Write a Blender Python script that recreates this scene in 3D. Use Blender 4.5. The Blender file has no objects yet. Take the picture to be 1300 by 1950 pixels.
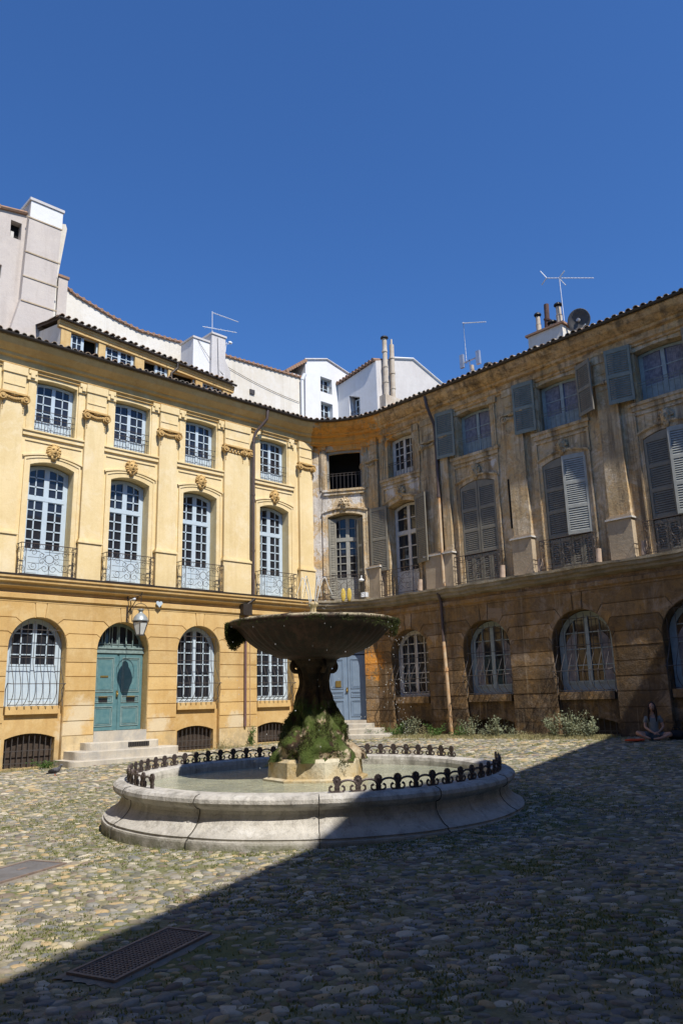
import bpy, math, random
import numpy as np
from mathutils import Vector, Matrix, noise
from mathutils.geometry import tessellate_polygon

PI = math.pi
rnd = random.Random(7)
S = bpy.context.scene
COL = S.collection

# ------------------------------------------------------------------ camera, sky, sun, exposure
cam_d = bpy.data.cameras.new("camera")
cam = bpy.data.objects.new("camera", cam_d)
COL.objects.link(cam)
S.camera = cam
r = Vector((0.7309924, -0.68189982, -0.0257439)).normalized()
F = Vector((0.66681235, 0.70578746, 0.2392182)).normalized()
u = r.cross(F).normalized()
m = Matrix((r, u, -F)).transposed().to_4x4()
m.translation = Vector((-9.025, -20.834, 1.5))
cam.matrix_world = m
cam_d.sensor_fit = 'HORIZONTAL'
cam_d.sensor_width = 36.0
cam_d.lens = 40.6
cam_d.clip_start = 0.05
cam_d.clip_end = 3000

SUN = Vector((0.165, 1.0, -1.32)).normalized()      # direction the light travels
elev = math.asin(-SUN.z)
W = bpy.data.worlds.new("World")
S.world = W
W.use_nodes = True
wn = W.node_tree
sky = wn.nodes.new("ShaderNodeTexSky")
sky.sky_type = 'NISHITA'
sky.sun_disc = False
sky.sun_elevation = elev
sky.sun_rotation = math.atan2(-SUN.x, -SUN.y)
sky.altitude = 200
sky.air_density = 1.35
sky.dust_density = 0.5
sky.ozone_density = 10.0
bg = wn.nodes["Background"]
tint = wn.nodes.new("ShaderNodeMix")          # clearer, deeper blue than the model's default air
tint.data_type = 'RGBA'
tint.blend_type = 'MULTIPLY'
tint.inputs[0].default_value = 1.0
tint.inputs[7].default_value = (0.78, 1.10, 1.48, 1)
wn.links.new(sky.outputs[0], tint.inputs[6])
wn.links.new(tint.outputs[2], bg.inputs[0])
bg.inputs[1].default_value = 0.076

sl = bpy.data.lights.new("sun", 'SUN')
sl.energy = 5.0
sl.angle = math.radians(0.5)
sl.color = (1.0, 0.945, 0.86)
so = bpy.data.objects.new("sun", sl)
COL.objects.link(so)
so.rotation_mode = 'QUATERNION'
so.rotation_quaternion = Vector((0, 0, -1)).rotation_difference(SUN)
so.location = (0, -20, 40)

S.view_settings.view_transform = 'Standard'
S.view_settings.look = 'None'
S.view_settings.exposure = 0.3
S.view_settings.gamma = 1.0
S.cycles.max_bounces = 6
S.cycles.diffuse_bounces = 3
S.cycles.caustics_reflective = False
S.cycles.caustics_refractive = False

# ------------------------------------------------------------------ materials
class NT:
    def __init__(self, name):
        self.m = bpy.data.materials.new(name)
        self.m.use_nodes = True
        self.t = self.m.node_tree
        self.b = self.t.nodes["Principled BSDF"]
        self.pos = None
    def n(self, typ, **kw):
        x = self.t.nodes.new(typ)
        for k, v in kw.items():
            setattr(x, k, v)
        return x
    def l(self, a, b):
        self.t.links.new(a, b)
    def P(self, sc=(1, 1, 1)):
        if self.pos is None:
            self.pos = self.n("ShaderNodeNewGeometry").outputs['Position']
        if sc == (1, 1, 1):
            return self.pos
        v = self.n("ShaderNodeVectorMath", operation='MULTIPLY')
        self.l(self.pos, v.inputs[0])
        v.inputs[1].default_value = sc
        return v.outputs[0]
    def noise(self, scale, detail=5, rough=0.6, sc=(1, 1, 1), dist=0.0):
        x = self.n("ShaderNodeTexNoise")
        x.inputs['Scale'].default_value = scale
        x.inputs['Detail'].default_value = detail
        x.inputs['Roughness'].default_value = rough
        x.inputs['Distortion'].default_value = dist
        self.l(self.P(sc), x.inputs['Vector'])
        return x.outputs['Fac']
    def ramp(self, fac, a, b, ca=0.0, cb=1.0):
        x = self.n("ShaderNodeMapRange")
        x.inputs[1].default_value = a
        x.inputs[2].default_value = b
        x.inputs[3].default_value = ca
        x.inputs[4].default_value = cb
        self.l(fac, x.inputs[0])
        return x.outputs[0]
    def math(self, op, a, b):
        x = self.n("ShaderNodeMath", operation=op)
        for i, v in enumerate((a, b)):
            if isinstance(v, (int, float)):
                x.inputs[i].default_value = v
            else:
                self.l(v, x.inputs[i])
        return x.outputs[0]
    def mix(self, fac, a, b, mode='MIX'):
        x = self.n("ShaderNodeMix", data_type='RGBA', blend_type=mode)
        for i, v in ((0, fac), (6, a), (7, b)):
            if isinstance(v, (int, float)):
                x.inputs[i].default_value = v
            elif isinstance(v, tuple):
                x.inputs[i].default_value = (*v, 1)
            else:
                self.l(v, x.inputs[i])
        return x.outputs[2]
    def bump(self, h, strength=0.3, dist=0.02):
        x = self.n("ShaderNodeBump")
        x.inputs['Strength'].default_value = strength
        x.inputs['Distance'].default_value = dist
        self.l(h, x.inputs['Height'])
        self.l(x.outputs[0], self.b.inputs['Normal'])
    def out(self, col, rough=0.85, metal=0.0, spec=0.3):
        if isinstance(col, tuple):
            self.b.inputs['Base Color'].default_value = (*col, 1)
        else:
            self.l(col, self.b.inputs['Base Color'])
        if isinstance(rough, (int, float)):
            self.b.inputs['Roughness'].default_value = rough
        else:
            self.l(rough, self.b.inputs['Roughness'])
        self.b.inputs['Metallic'].default_value = metal
        self.b.inputs['Specular IOR Level'].default_value = spec
        return self.m
    def sepz(self):
        x = self.n("ShaderNodeSeparateXYZ")
        self.l(self.P(), x.inputs[0])
        return x.outputs

def plaster(name, c1, c2, c3=None, amt=0.5, bump=0.25, stain=0.35, stainc=(0.2, 0.13, 0.06), big=0.5, block=0.0, spots=(), spotc=(0.6, 0.5, 0.33), grime=0.0):
    k = NT(name)
    a = k.ramp(k.noise(big, 7, 0.7), 0.38, 0.62)
    col = k.mix(a, c1, c2)
    if block:
        g = k.n("ShaderNodeNewGeometry")
        rr = k.ramp(g.outputs['Random Per Island'], 0, 1, 1 - block, 1 + block * 0.6)
        v = k.n("ShaderNodeVectorMath", operation='SCALE')
        k.l(col, v.inputs[0]); k.l(rr, v.inputs['Scale'])
        col = v.outputs[0]
    if c3:
        col = k.mix(k.math('MULTIPLY', k.ramp(k.noise(1.7, 6, 0.75, dist=0.5), 0.48, 0.66), amt), col, c3)
    # blotches at hand scale
    col = k.mix(k.ramp(k.noise(5.5, 7, 0.8, dist=0.7), 0.55, 0.72, 0, stain * 0.9), col, stainc)
    st = k.noise(1.0, 6, 0.7, sc=(3.4, 3.4, 0.25))
    col = k.mix(k.math('MULTIPLY', k.ramp(st, 0.50, 0.70), stain), col, stainc)
    if spots:
        wob = k.math('ADD', k.math('MULTIPLY', k.noise(2.0, 6, 0.8), 1.3), k.math('MULTIPLY', k.noise(7, 5, 0.8), 0.6))
        for p, rad in spots:
            d = k.n("ShaderNodeVectorMath", operation='DISTANCE')
            k.l(k.P(), d.inputs[0])
            d.inputs[1].default_value = p
            v = k.math('ADD', d.outputs['Value'], k.math('MULTIPLY', wob, rad * 1.6))
            col = k.mix(k.ramp(v, rad * 2.6, rad * 2.1, 0, 0.8), col, spotc)
    if grime:
        z = k.sepz()[2]
        gm = k.math('MULTIPLY', k.ramp(z, 1.0, 0.0), k.ramp(k.noise(3.0, 6, 0.75), 0.4, 0.62, 0, grime))
        col = k.mix(gm, col, (0.17, 0.14, 0.10))
    fine = k.noise(28, 4, 0.7)
    col = k.mix(0.22, col, k.mix(fine, (0.2, 0.2, 0.2), (0.92, 0.92, 0.92)), 'OVERLAY')
    k.bump(k.math('ADD', k.noise(9, 6, 0.7), k.math('MULTIPLY', fine, 0.35)), bump, 0.02)
    return k.out(col, 0.9)

def simple(name, c, rough=0.6, metal=0.0, var=0.25, scale=6.0, c2=None, bump=0.0, spec=0.3):
    k = NT(name)
    c2 = c2 or tuple(x * (1 - var) for x in c)
    n_ = k.noise(scale, 4, 0.65)
    col = k.mix(k.ramp(n_, 0.35, 0.7), c, c2)
    if bump:
        k.bump(n_, bump, 0.02)
    return k.out(col, rough, metal, spec)

M = {}
M['yel'] = plaster('yellow plaster', (0.74, 0.585, 0.325), (0.66, 0.505, 0.26), (0.76, 0.64, 0.42), 0.7, 0.3, 0.26, (0.47, 0.32, 0.14))
M['ochre'] = plaster('ochre render', (0.58, 0.395, 0.17), (0.50, 0.32, 0.12), (0.62, 0.465, 0.24), 0.6, 0.35, 0.34, (0.33, 0.18, 0.065), block=0.13, spots=[((0.75, 0.3, 1.35), 0.45), ((0.5, 0.3, 0.9), 0.4), ((3.2, 0.3, 0.95), 0.4), ((6.0, 0.3, 0.9), 0.4)], spotc=(0.60, 0.50, 0.34), grime=0.6)
M['ochre_pale'] = plaster('washed ochre plinth', (0.60, 0.47, 0.27), (0.54, 0.38, 0.17), (0.54, 0.46, 0.33), 0.6, 0.45, 0.45, (0.3, 0.22, 0.12), block=0.1, grime=0.85)
M['cap'] = plaster('ochre carved stucco', (0.52, 0.35, 0.14), (0.46, 0.29, 0.11), None, 0, 0.3, 0.2, (0.3, 0.16, 0.05), big=2)

def weathered(name, c1, c2, c3, spots_white, spots_orange, soot=0.0, low=False):
    k = NT(name)
    z = k.sepz()[2]
    a = k.ramp(k.noise(0.55, 7, 0.7), 0.36, 0.66)
    col = k.mix(a, c1, c2)
    col = k.mix(k.ramp(k.noise(2.3, 6, 0.75, dist=0.6), 0.48, 0.66, 0, 0.75), col, c3)
    col = k.mix(k.ramp(k.noise(4.2, 7, 0.8, dist=1.0), 0.50, 0.64, 0, 0.62), col, tuple(x * 0.40 for x in c2))
    col = k.mix(k.ramp(k.noise(1.3, 7, 0.8, dist=0.8), 0.50, 0.60, 0, 0.7), col, tuple(min(0.7, x * 1.25 + 0.10) for x in c2))
    wob = k.math('ADD', k.math('MULTIPLY', k.noise(2.2, 6, 0.8, dist=1.0), 1.5), k.math('MULTIPLY', k.noise(7, 5, 0.8), 0.8))
    def spot(p, rad):
        d = k.n("ShaderNodeVectorMath", operation='DISTANCE')
        k.l(k.P(), d.inputs[0])
        d.inputs[1].default_value = p
        v = k.math('ADD', d.outputs['Value'], k.math('MULTIPLY', wob, rad * 1.7))
        return k.ramp(v, rad * 2.62, rad * 2.48)
    for p, rad in spots_orange:
        col = k.mix(k.math('MULTIPLY', spot(p, rad), 0.8), col, (0.74, 0.30, 0.04))
    for p, rad in spots_white:
        col = k.mix(spot(p, rad), col, (0.62, 0.58, 0.53))
    st = k.noise(1.0, 5, 0.65, sc=(3.2, 3.2, 0.22))
    st2 = k.ramp(st, 0.5, 0.68)
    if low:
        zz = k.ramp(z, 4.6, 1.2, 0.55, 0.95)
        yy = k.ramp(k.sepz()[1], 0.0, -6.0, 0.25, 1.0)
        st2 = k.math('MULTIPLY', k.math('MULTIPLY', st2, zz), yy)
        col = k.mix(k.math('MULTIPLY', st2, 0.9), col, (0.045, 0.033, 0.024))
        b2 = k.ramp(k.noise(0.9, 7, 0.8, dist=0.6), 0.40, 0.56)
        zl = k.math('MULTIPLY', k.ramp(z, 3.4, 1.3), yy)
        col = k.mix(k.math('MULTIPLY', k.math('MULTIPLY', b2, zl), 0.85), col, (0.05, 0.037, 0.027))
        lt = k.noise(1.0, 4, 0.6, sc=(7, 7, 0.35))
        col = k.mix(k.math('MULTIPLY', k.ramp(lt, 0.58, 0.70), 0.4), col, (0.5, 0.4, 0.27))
    else:
        col = k.mix(k.math('MULTIPLY', st2, 0.8), col, (0.10, 0.075, 0.05))
        st3 = k.noise(1.0, 6, 0.75, sc=(9, 9, 0.5))
        col = k.mix(k.ramp(st3, 0.56, 0.66, 0, 0.6), col, (0.07, 0.055, 0.04))
        col = k.mix(k.math('MULTIPLY', k.ramp(z, 10.9, 11.3), k.ramp(k.noise(2.6, 7, 0.75, sc=(1, 1, 2.6)), 0.47, 0.64, 0, soot)), col, (0.05, 0.03, 0.015))
    if low:
        g = k.n("ShaderNodeNewGeometry")
        rr = k.ramp(g.outputs['Random Per Island'], 0, 1, 0.62, 1.2)
        v = k.n("ShaderNodeVectorMath", operation='SCALE')
        k.l(col, v.inputs[0]); k.l(rr, v.inputs['Scale'])
        col = v.outputs[0]
    if not low:
        for p, rad in spots_orange:
            col = k.mix(k.math('MULTIPLY', spot(p, rad), k.ramp(k.noise(2.1, 6, 0.8), 0.38, 0.62, 0.05, 0.75)), col, (0.72, 0.31, 0.05))
    fine = k.noise(26, 4, 0.65)
    col = k.mix(0.25, col, k.mix(fine, (0.2, 0.2, 0.2), (0.9, 0.9, 0.9)), 'OVERLAY')
    k.bump(k.math('ADD', k.noise(7, 7, 0.75), k.math('MULTIPLY', fine, 0.4)), 0.8, 0.05)
    return k.out(col, 0.92)

M['old_up'] = weathered('weathered upper plaster', (0.54, 0.39, 0.205), (0.47, 0.38, 0.255), (0.57, 0.33, 0.115),
    [((9.65, 0.3, 8.7), 0.95), ((9.7, 0.3, 7.2), 0.8), ((9.55, 0.4, 10.0), 0.6), ((9.6, 0.3, 6.0), 0.5), ((10.6, -0.9, 8.9), 0.35), ((10.9, -2.3, 8.95), 0.42), ((10.9, -3.5, 8.95), 0.4), ((10.9, -6.9, 8.9), 0.22)],
    [((10.5, -0.8, 11.4), 1.3), ((9.8, 0.4, 11.4), 0.9), ((10.8, -2.2, 11.4), 1.0)], soot=0.75)
M['old_cornice'] = weathered('weathered eave cornice', (0.62, 0.38, 0.15), (0.50, 0.32, 0.16), (0.68, 0.50, 0.28),
    [], [((10.4, -0.6, 11.4), 2.3), ((9.8, 0.2, 11.4), 1.3)], soot=0.6)
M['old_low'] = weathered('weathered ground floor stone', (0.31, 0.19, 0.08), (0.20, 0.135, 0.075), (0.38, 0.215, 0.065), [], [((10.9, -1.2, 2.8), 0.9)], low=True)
M['old_ledge'] = plaster('old stone ledge', (0.33, 0.29, 0.22), (0.24, 0.19, 0.12), (0.12, 0.11, 0.07), 0.7, 0.7, 0.4, (0.1, 0.08, 0.04), big=1.2)
M['white'] = plaster('white render', (0.71, 0.72, 0.735), (0.66, 0.665, 0.675), (0.62, 0.61, 0.58), 0.5, 0.25, 0.22, (0.48, 0.47, 0.44))
M['cream'] = plaster('cream render', (0.70, 0.67, 0.60), (0.62, 0.57, 0.48), (0.70, 0.68, 0.64), 0.6, 0.4, 0.42, (0.42, 0.37, 0.29))
M['greyr'] = plaster('grey pink render', (0.52, 0.47, 0.43), (0.48, 0.43, 0.39), (0.57, 0.51, 0.45), 0.6, 0.4, 0.4, (0.33, 0.28, 0.24))
M['roughwhite'] = plaster('rough white render', (0.56, 0.54, 0.53), (0.48, 0.46, 0.45), (0.62, 0.6, 0.59), 0.5, 0.5, 0.25, (0.45, 0.42, 0.4))
M['pedestal'] = plaster('grey brown pedestal plaster', (0.45, 0.36, 0.25), (0.36, 0.29, 0.20), (0.53, 0.45, 0.34), 0.6, 0.5, 0.5, (0.17, 0.13, 0.09))
def basinm():
    k = NT('basin limestone')
    z = k.sepz()[2]
    col = k.mix(k.ramp(k.noise(1.1, 7, 0.75), 0.38, 0.62), (0.56, 0.53, 0.47), (0.43, 0.405, 0.36))
    col = k.mix(k.ramp(k.noise(6, 7, 0.8, dist=0.8), 0.50, 0.66, 0, 0.7), col, (0.23, 0.21, 0.18))
    st = k.noise(1.0, 6, 0.7, sc=(6, 6, 0.8))
    top = k.ramp(z, 0.20, 0.55, 0.2, 0.65)
    col = k.mix(k.math('MULTIPLY', k.ramp(st, 0.47, 0.66), top), col, (0.13, 0.12, 0.10))
    col = k.mix(k.math('MULTIPLY', k.ramp(z, 0.19, 0.12), k.ramp(k.noise(3, 6, 0.75), 0.35, 0.6, 0.2, 0.75)), col, (0.25, 0.23, 0.185))
    col = k.mix(k.math('MULTIPLY', k.ramp(z, 0.12, 0.02), k.ramp(k.noise(5, 5, 0.75), 0.4, 0.6)), col, (0.12, 0.13, 0.06))
    col = k.mix(k.ramp(k.noise(17, 6, 0.8), 0.60, 0.70, 0, 0.7), col, (0.09, 0.085, 0.075))
    col = k.mix(k.ramp(k.noise(2.3, 6, 0.75, dist=0.5), 0.57, 0.66, 0, 0.6), col, (0.62, 0.60, 0.56))
    k.bump(k.math('ADD', k.noise(11, 7, 0.75), k.math('MULTIPLY', k.noise(45, 4, 0.7), 0.3)), 0.7, 0.03)
    return k.out(col, 0.85)
M['stone'] = basinm()
M['step'] = plaster('step limestone', (0.52, 0.475, 0.39), (0.42, 0.375, 0.305), (0.33, 0.32, 0.30), 0.8, 0.5, 0.5, (0.25, 0.23, 0.2), big=1.3)
M['frame'] = simple('pale blue window paint', (0.47, 0.56, 0.63), 0.55, var=0.1)
M['framew'] = simple('old white window paint', (0.62, 0.60, 0.56), 0.6, var=0.25, scale=9)
M['framed'] = simple('weathered grey window paint', (0.34, 0.33, 0.29), 0.7, var=0.3, scale=9)
M['frameb'] = simple('faded blue window paint', (0.33, 0.39, 0.40), 0.6, var=0.3, scale=7)
M['teal'] = simple('teal door paint', (0.07, 0.165, 0.185), 0.55, c2=(0.115, 0.215, 0.225), scale=7)
M['tealp'] = simple('pale worn teal paint', (0.23, 0.31, 0.30), 0.6, var=0.4, scale=9)
M['bluedoor'] = simple('grey blue door paint', (0.20, 0.27, 0.36), 0.5, var=0.15, scale=3)
M['shut'] = simple('grey taupe shutter paint', (0.235, 0.215, 0.17), 0.75, c2=(0.17, 0.165, 0.14), scale=5, bump=0.2)
M['shutb'] = simple('grey blue shutter paint', (0.225, 0.24, 0.205), 0.7, c2=(0.155, 0.175, 0.15), scale=5, bump=0.2)
M['shut_lit'] = simple('shutter paint lightened as if sunlit', (0.36, 0.37, 0.34), 0.7, c2=(0.27, 0.285, 0.265), scale=5, bump=0.2)  # bright sun on the ajar leaves is put into this paler colour
M['iron'] = simple('wrought iron', (0.05, 0.045, 0.045), 0.55, 0.3, var=0.4, c2=(0.09, 0.06, 0.045), scale=20)
M['irong'] = simple('grey worn iron', (0.10, 0.088, 0.082), 0.5, 0.4, var=0.3, scale=20)
M['castiron'] = simple('cast iron', (0.10, 0.078, 0.072), 0.5, 0.35, c2=(0.05, 0.038, 0.036), scale=25)
M['zinc'] = simple('dark zinc gutter', (0.07, 0.058, 0.05), 0.5, 0.5, var=0.3)
M['pipebrown'] = simple('brown downpipe', (0.11, 0.082, 0.075), 0.5, 0.2, var=0.3)
M['pipemauve'] = simple('mauve cast pipe', (0.19, 0.115, 0.11), 0.5, 0.1, var=0.3)
M['pipecream'] = simple('cream cast pipe', (0.50, 0.40, 0.27), 0.6, 0.0, c2=(0.42, 0.22, 0.09), scale=3)
M['clay'] = simple('pale clay pipe', (0.50, 0.38, 0.29), 0.8, var=0.3)
M['clayred'] = simple('terracotta tile', (0.36, 0.20, 0.12), 0.85, c2=(0.22, 0.16, 0.12), scale=9, bump=0.3)
def tilem():
    k = NT('old roof tile')
    g = k.n("ShaderNodeNewGeometry")
    cr = k.n("ShaderNodeValToRGB")
    e = cr.color_ramp
    cols = [(0.40, 0.31, 0.22), (0.22, 0.18, 0.145), (0.34, 0.21, 0.13), (0.48, 0.40, 0.31), (0.15, 0.135, 0.115), (0.38, 0.27, 0.18)]
    while len(e.elements) < 6: e.elements.new(0.5)
    for i_, c in enumerate(cols):
        e.elements[i_].position = i_ / 5
        e.elements[i_].color = (*c, 1)
    k.l(g.outputs['Random Per Island'], cr.inputs[0])
    col = k.mix(k.ramp(k.noise(14, 6, 0.75), 0.48, 0.64, 0, 0.7), cr.outputs[0], (0.13, 0.125, 0.10))
    k.bump(k.noise(30, 4, 0.7), 0.4, 0.02)
    return k.out(col, 0.95)
M['tile'] = tilem()
M['tileh'] = simple('dark roof sheet', (0.10, 0.07, 0.05), 0.9)  # dark brown of the roof sheets below the tiles
M['brass'] = simple('aged brass', (0.50, 0.36, 0.12), 0.35, 0.8, var=0.3)
M['white_metal'] = simple('white painted metal', (0.75, 0.77, 0.78), 0.4, 0.0, var=0.1)
M['aluminium'] = simple('aluminium', (0.62, 0.62, 0.63), 0.35, 0.7, var=0.2)
M['fibro'] = plaster('fibre cement flue', (0.56, 0.50, 0.42), (0.44, 0.37, 0.29), None, 0, 0.3, 0.6, (0.22, 0.13, 0.07), big=2)
M['rust'] = simple('rusty flue', (0.13, 0.07, 0.055), 0.8, c2=(0.06, 0.04, 0.038), scale=8)
M['black'] = simple('black metal', (0.02, 0.02, 0.022), 0.5, var=0.2)
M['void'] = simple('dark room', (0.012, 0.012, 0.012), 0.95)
M['dish'] = simple('grey dish paint', (0.085, 0.082, 0.08), 0.6, var=0.15)
M['drape'] = simple('old pinkish drape', (0.34, 0.29, 0.265), 0.9, c2=(0.15, 0.145, 0.16), scale=5)
M['board'] = simple('dark weathered boards', (0.075, 0.055, 0.042), 0.9, var=0.5, scale=12)
M['lampglass'] = simple('milky lantern glass', (0.62, 0.64, 0.62), 0.25, var=0.1)
M['lampcap'] = simple('lantern zinc cap', (0.33, 0.36, 0.36), 0.45, 0.3, var=0.2)
M['amber'] = simple('amber glass', (0.66, 0.48, 0.10), 0.2, var=0.3, scale=14)
M['plateblue'] = simple('enamel blue', (0.035, 0.04, 0.13), 0.3)
M['plate_white'] = simple('enamel white', (0.8, 0.8, 0.8), 0.3)
M['pigeon'] = simple('pigeon feathers', (0.07, 0.07, 0.08), 0.7, c2=(0.12, 0.12, 0.13), scale=30)
M['skin'] = simple('skin', (0.46, 0.27, 0.19), 0.55, var=0.1)
M['hair'] = simple('dark brown hair', (0.035, 0.02, 0.015), 0.6, var=0.3, scale=40)
M['shirt'] = simple('grey cotton', (0.20, 0.21, 0.20), 0.9, var=0.15, scale=20)
M['shorts'] = simple('dark denim', (0.10, 0.13, 0.15), 0.9, var=0.2, scale=20)
M['red'] = simple('orange red cloth', (0.62, 0.085, 0.03), 0.8, var=0.2, scale=20)
M['bag'] = simple('black canvas', (0.018, 0.018, 0.02), 0.8)
M['curtain'] = simple('lilac net curtain', (0.27, 0.265, 0.30), 0.9, c2=(0.12, 0.12, 0.16), scale=9)
M['rock0'] = simple('dark mortar joint', (0.06, 0.055, 0.045), 0.95)
M['gratem'] = simple('rusty iron grating', (0.24, 0.185, 0.15), 0.7, 0.1, c2=(0.16, 0.12, 0.10), scale=15)
M['manh'] = simple('steel cover', (0.13, 0.125, 0.125), 0.55, 0.3, c2=(0.19, 0.19, 0.20), scale=4)
M['concrete'] = plaster('pale concrete collar', (0.24, 0.21, 0.165), (0.18, 0.155, 0.12), (0.30, 0.27, 0.22), 0.5, 0.6, 0.3, (0.2, 0.18, 0.15), big=3)

def glass(name, c=(0.02, 0.022, 0.028), rough=0.04):
    k = NT(name)
    n_ = k.noise(1.1, 2, 0.5)
    k.bump(n_, 0.12, 0.05)
    return k.out(c, rough, 0.0, 0.55)
M['glass'] = glass('window glass')
M['glassc'] = glass('curtained glass', (0.12, 0.11, 0.17), 0.12)
M['glassg'] = glass('dusty glass', (0.10, 0.13, 0.16), 0.15)

def leafmat(name, a, b):
    k = NT(name)
    g = k.n("ShaderNodeNewGeometry")
    col = k.mix(g.outputs['Random Per Island'], a, b)
    k.b.inputs['Subsurface Weight'].default_value = 0.0
    tr = k.n("ShaderNodeBsdfTranslucent")
    k.l(col, tr.inputs[0])
    mx = k.n("ShaderNodeMixShader")
    mx.inputs[0].default_value = 0.3
    o = k.t.nodes["Material Output"]
    m_ = k.out(col, 0.75)
    k.l(k.b.outputs[0], mx.inputs[1])
    k.l(tr.outputs[0], mx.inputs[2])
    k.l(mx.outputs[0], o.inputs[0])
    return m_
M['leaf'] = leafmat('green leaves', (0.045, 0.11, 0.02), (0.12, 0.20, 0.05))
M['leafg'] = leafmat('grey green leaves', (0.15, 0.18, 0.11), (0.30, 0.32, 0.21))
M['leafy'] = leafmat('dry straw leaves', (0.28, 0.27, 0.12), (0.42, 0.36, 0.20))
M['grass'] = leafmat('short grass', (0.10, 0.13, 0.035), (0.27, 0.27, 0.11))
M['moss'] = leafmat('moss', (0.018, 0.026, 0.006), (0.088, 0.098, 0.022))
M['mossd'] = leafmat('dark moss', (0.018, 0.028, 0.006), (0.07, 0.085, 0.018))

# ------------------------------------------------------------------ mesh builder
class MB:
    def __init__(self):
        self.v = []
        self.f = []
    def add(self, vs, fs):
        o = len(self.v)
        self.v += [tuple(p) for p in vs]
        self.f += [tuple(i + o for i in f) for f in fs]
        return self
    def box(self, a, b, X=None):
        (x0, y0, z0), (x1, y1, z1) = a, b
        vs = [(x0, y0, z0), (x1, y0, z0), (x1, y1, z0), (x0, y1, z0), (x0, y0, z1), (x1, y0, z1), (x1, y1, z1), (x0, y1, z1)]
        if X:
            vs = [X(p) for p in vs]
        return self.add(vs, [(0, 3, 2, 1), (4, 5, 6, 7), (0, 1, 5, 4), (1, 2, 6, 5), (2, 3, 7, 6), (3, 0, 4, 7)])
    def tube(self, pts, rad, n=6, X=None, closed=False, cap=True):
        P = [Vector(X(p) if X else p) for p in pts]
        N = len(P)
        R = rad if isinstance(rad, (list, tuple)) else [rad] * N
        rings = []
        up = None
        for i in range(N):
            a = P[(i - 1) % N] if (closed or i > 0) else P[i]
            b = P[(i + 1) % N] if (closed or i < N - 1) else P[i]
            t = (b - a)
            if t.length < 1e-9:
                t = Vector((0, 0, 1))
            t.normalize()
            if up is None:
                up = Vector((0, 0, 1)) if abs(t.z) < 0.9 else Vector((1, 0, 0))
            s = t.cross(up)
            if s.length < 1e-6:
                s = t.orthogonal()
            s.normalize()
            up = s.cross(t).normalized()
            rings.append([P[i] + (s * math.cos(2 * PI * k / n) + up * math.sin(2 * PI * k / n)) * R[i] for k in range(n)])
        vs = [p for q in rings for p in q]
        fs = []
        M_ = N if closed else N - 1
        for i in range(M_):
            j = (i + 1) % N
            for k in range(n):
                l = (k + 1) % n
                fs.append((i * n + k, i * n + l, j * n + l, j * n + k))
        if cap and not closed:
            fs.append(tuple(range(n))[::-1])
            fs.append(tuple((N - 1) * n + k for k in range(n)))
        return self.add(vs, fs)
    def lathe(self, prof, c=(0, 0, 0), n=24, X=None, wob=None):
        vs = []
        for (r_, z) in prof:
            for k in range(n):
                a = 2 * PI * k / n
                rr = r_ * (wob(a, z) if wob else 1)
                p = (c[0] + rr * math.cos(a), c[1] + rr * math.sin(a), c[2] + z)
                vs.append(X(p) if X else p)
        fs = []
        for i in range(len(prof) - 1):
            for k in range(n):
                l = (k + 1) % n
                fs.append((i * n + k, i * n + l, (i + 1) * n + l, (i + 1) * n + k))
        if prof[0][0] > 1e-4:
            fs.append(tuple(range(n))[::-1])
        if prof[-1][0] > 1e-4:
            fs.append(tuple((len(prof) - 1) * n + k for k in range(n)))
        return self.add(vs, fs)
    def prism(self, poly, y0, y1, X, holes=(), back=False, sides=True):
        """poly: list of (a,z) in facade space; extruded from y0 (front) to y1 (back)"""
        loops = [list(poly)] + [list(h) for h in holes]
        flat = [p for l in loops for p in l]
        tris = tessellate_polygon([[Vector((p[0], p[1], 0)) for p in l] for l in loops])
        o = len(self.v)
        n = len(flat)
        self.v += [tuple(X((p[0], y0, p[1]))) for p in flat]
        fr = []
        for t in tris:
            a, b, c = (flat[i] for i in t)
            ar = (b[0] - a[0]) * (c[1] - a[1]) - (b[1] - a[1]) * (c[0] - a[0])
            if abs(ar) < 1e-9:
                continue
            fr.append(t if ar > 0 else (t[0], t[2], t[1]))
        self.f += [tuple(i + o for i in t) for t in fr]
        if sides:
            self.v += [tuple(X((p[0], y1, p[1]))) for p in flat]
            k = 0
            for li, l in enumerate(loops):
                m_ = len(l)
                ar = sum(l[i][0] * l[(i + 1) % m_][1] - l[(i + 1) % m_][0] * l[i][1] for i in range(m_))
                ccw = ar > 0
                if li > 0:
                    ccw = not ccw
                for i in range(m_):
                    j = (i + 1) % m_
                    q = (o + k + i, o + n + k + i, o + n + k + j, o + k + j)
                    self.f.append(q if ccw else q[::-1])
                k += m_
            if back:
                self.f += [tuple(i + o + n for i in (t[0], t[2], t[1])) for t in fr]
        return self
    def sphere(self, c, rad, X=None, nu=10, nv=7):
        rx, ry, rz = rad if isinstance(rad, (tuple, list)) else (rad,) * 3
        vs = []
        for i in range(nv + 1):
            t = PI * i / nv
            for k in range(nu):
                a = 2 * PI * k / nu
                p = (c[0] + rx * math.sin(t) * math.cos(a), c[1] + ry * math.sin(t) * math.sin(a), c[2] - rz * math.cos(t))
                vs.append(X(p) if X else p)
        fs = [(i * nu + k, i * nu + (k + 1) % nu, (i + 1) * nu + (k + 1) % nu, (i + 1) * nu + k) for i in range(nv) for k in range(nu)]
        return self.add(vs, fs)
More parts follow.
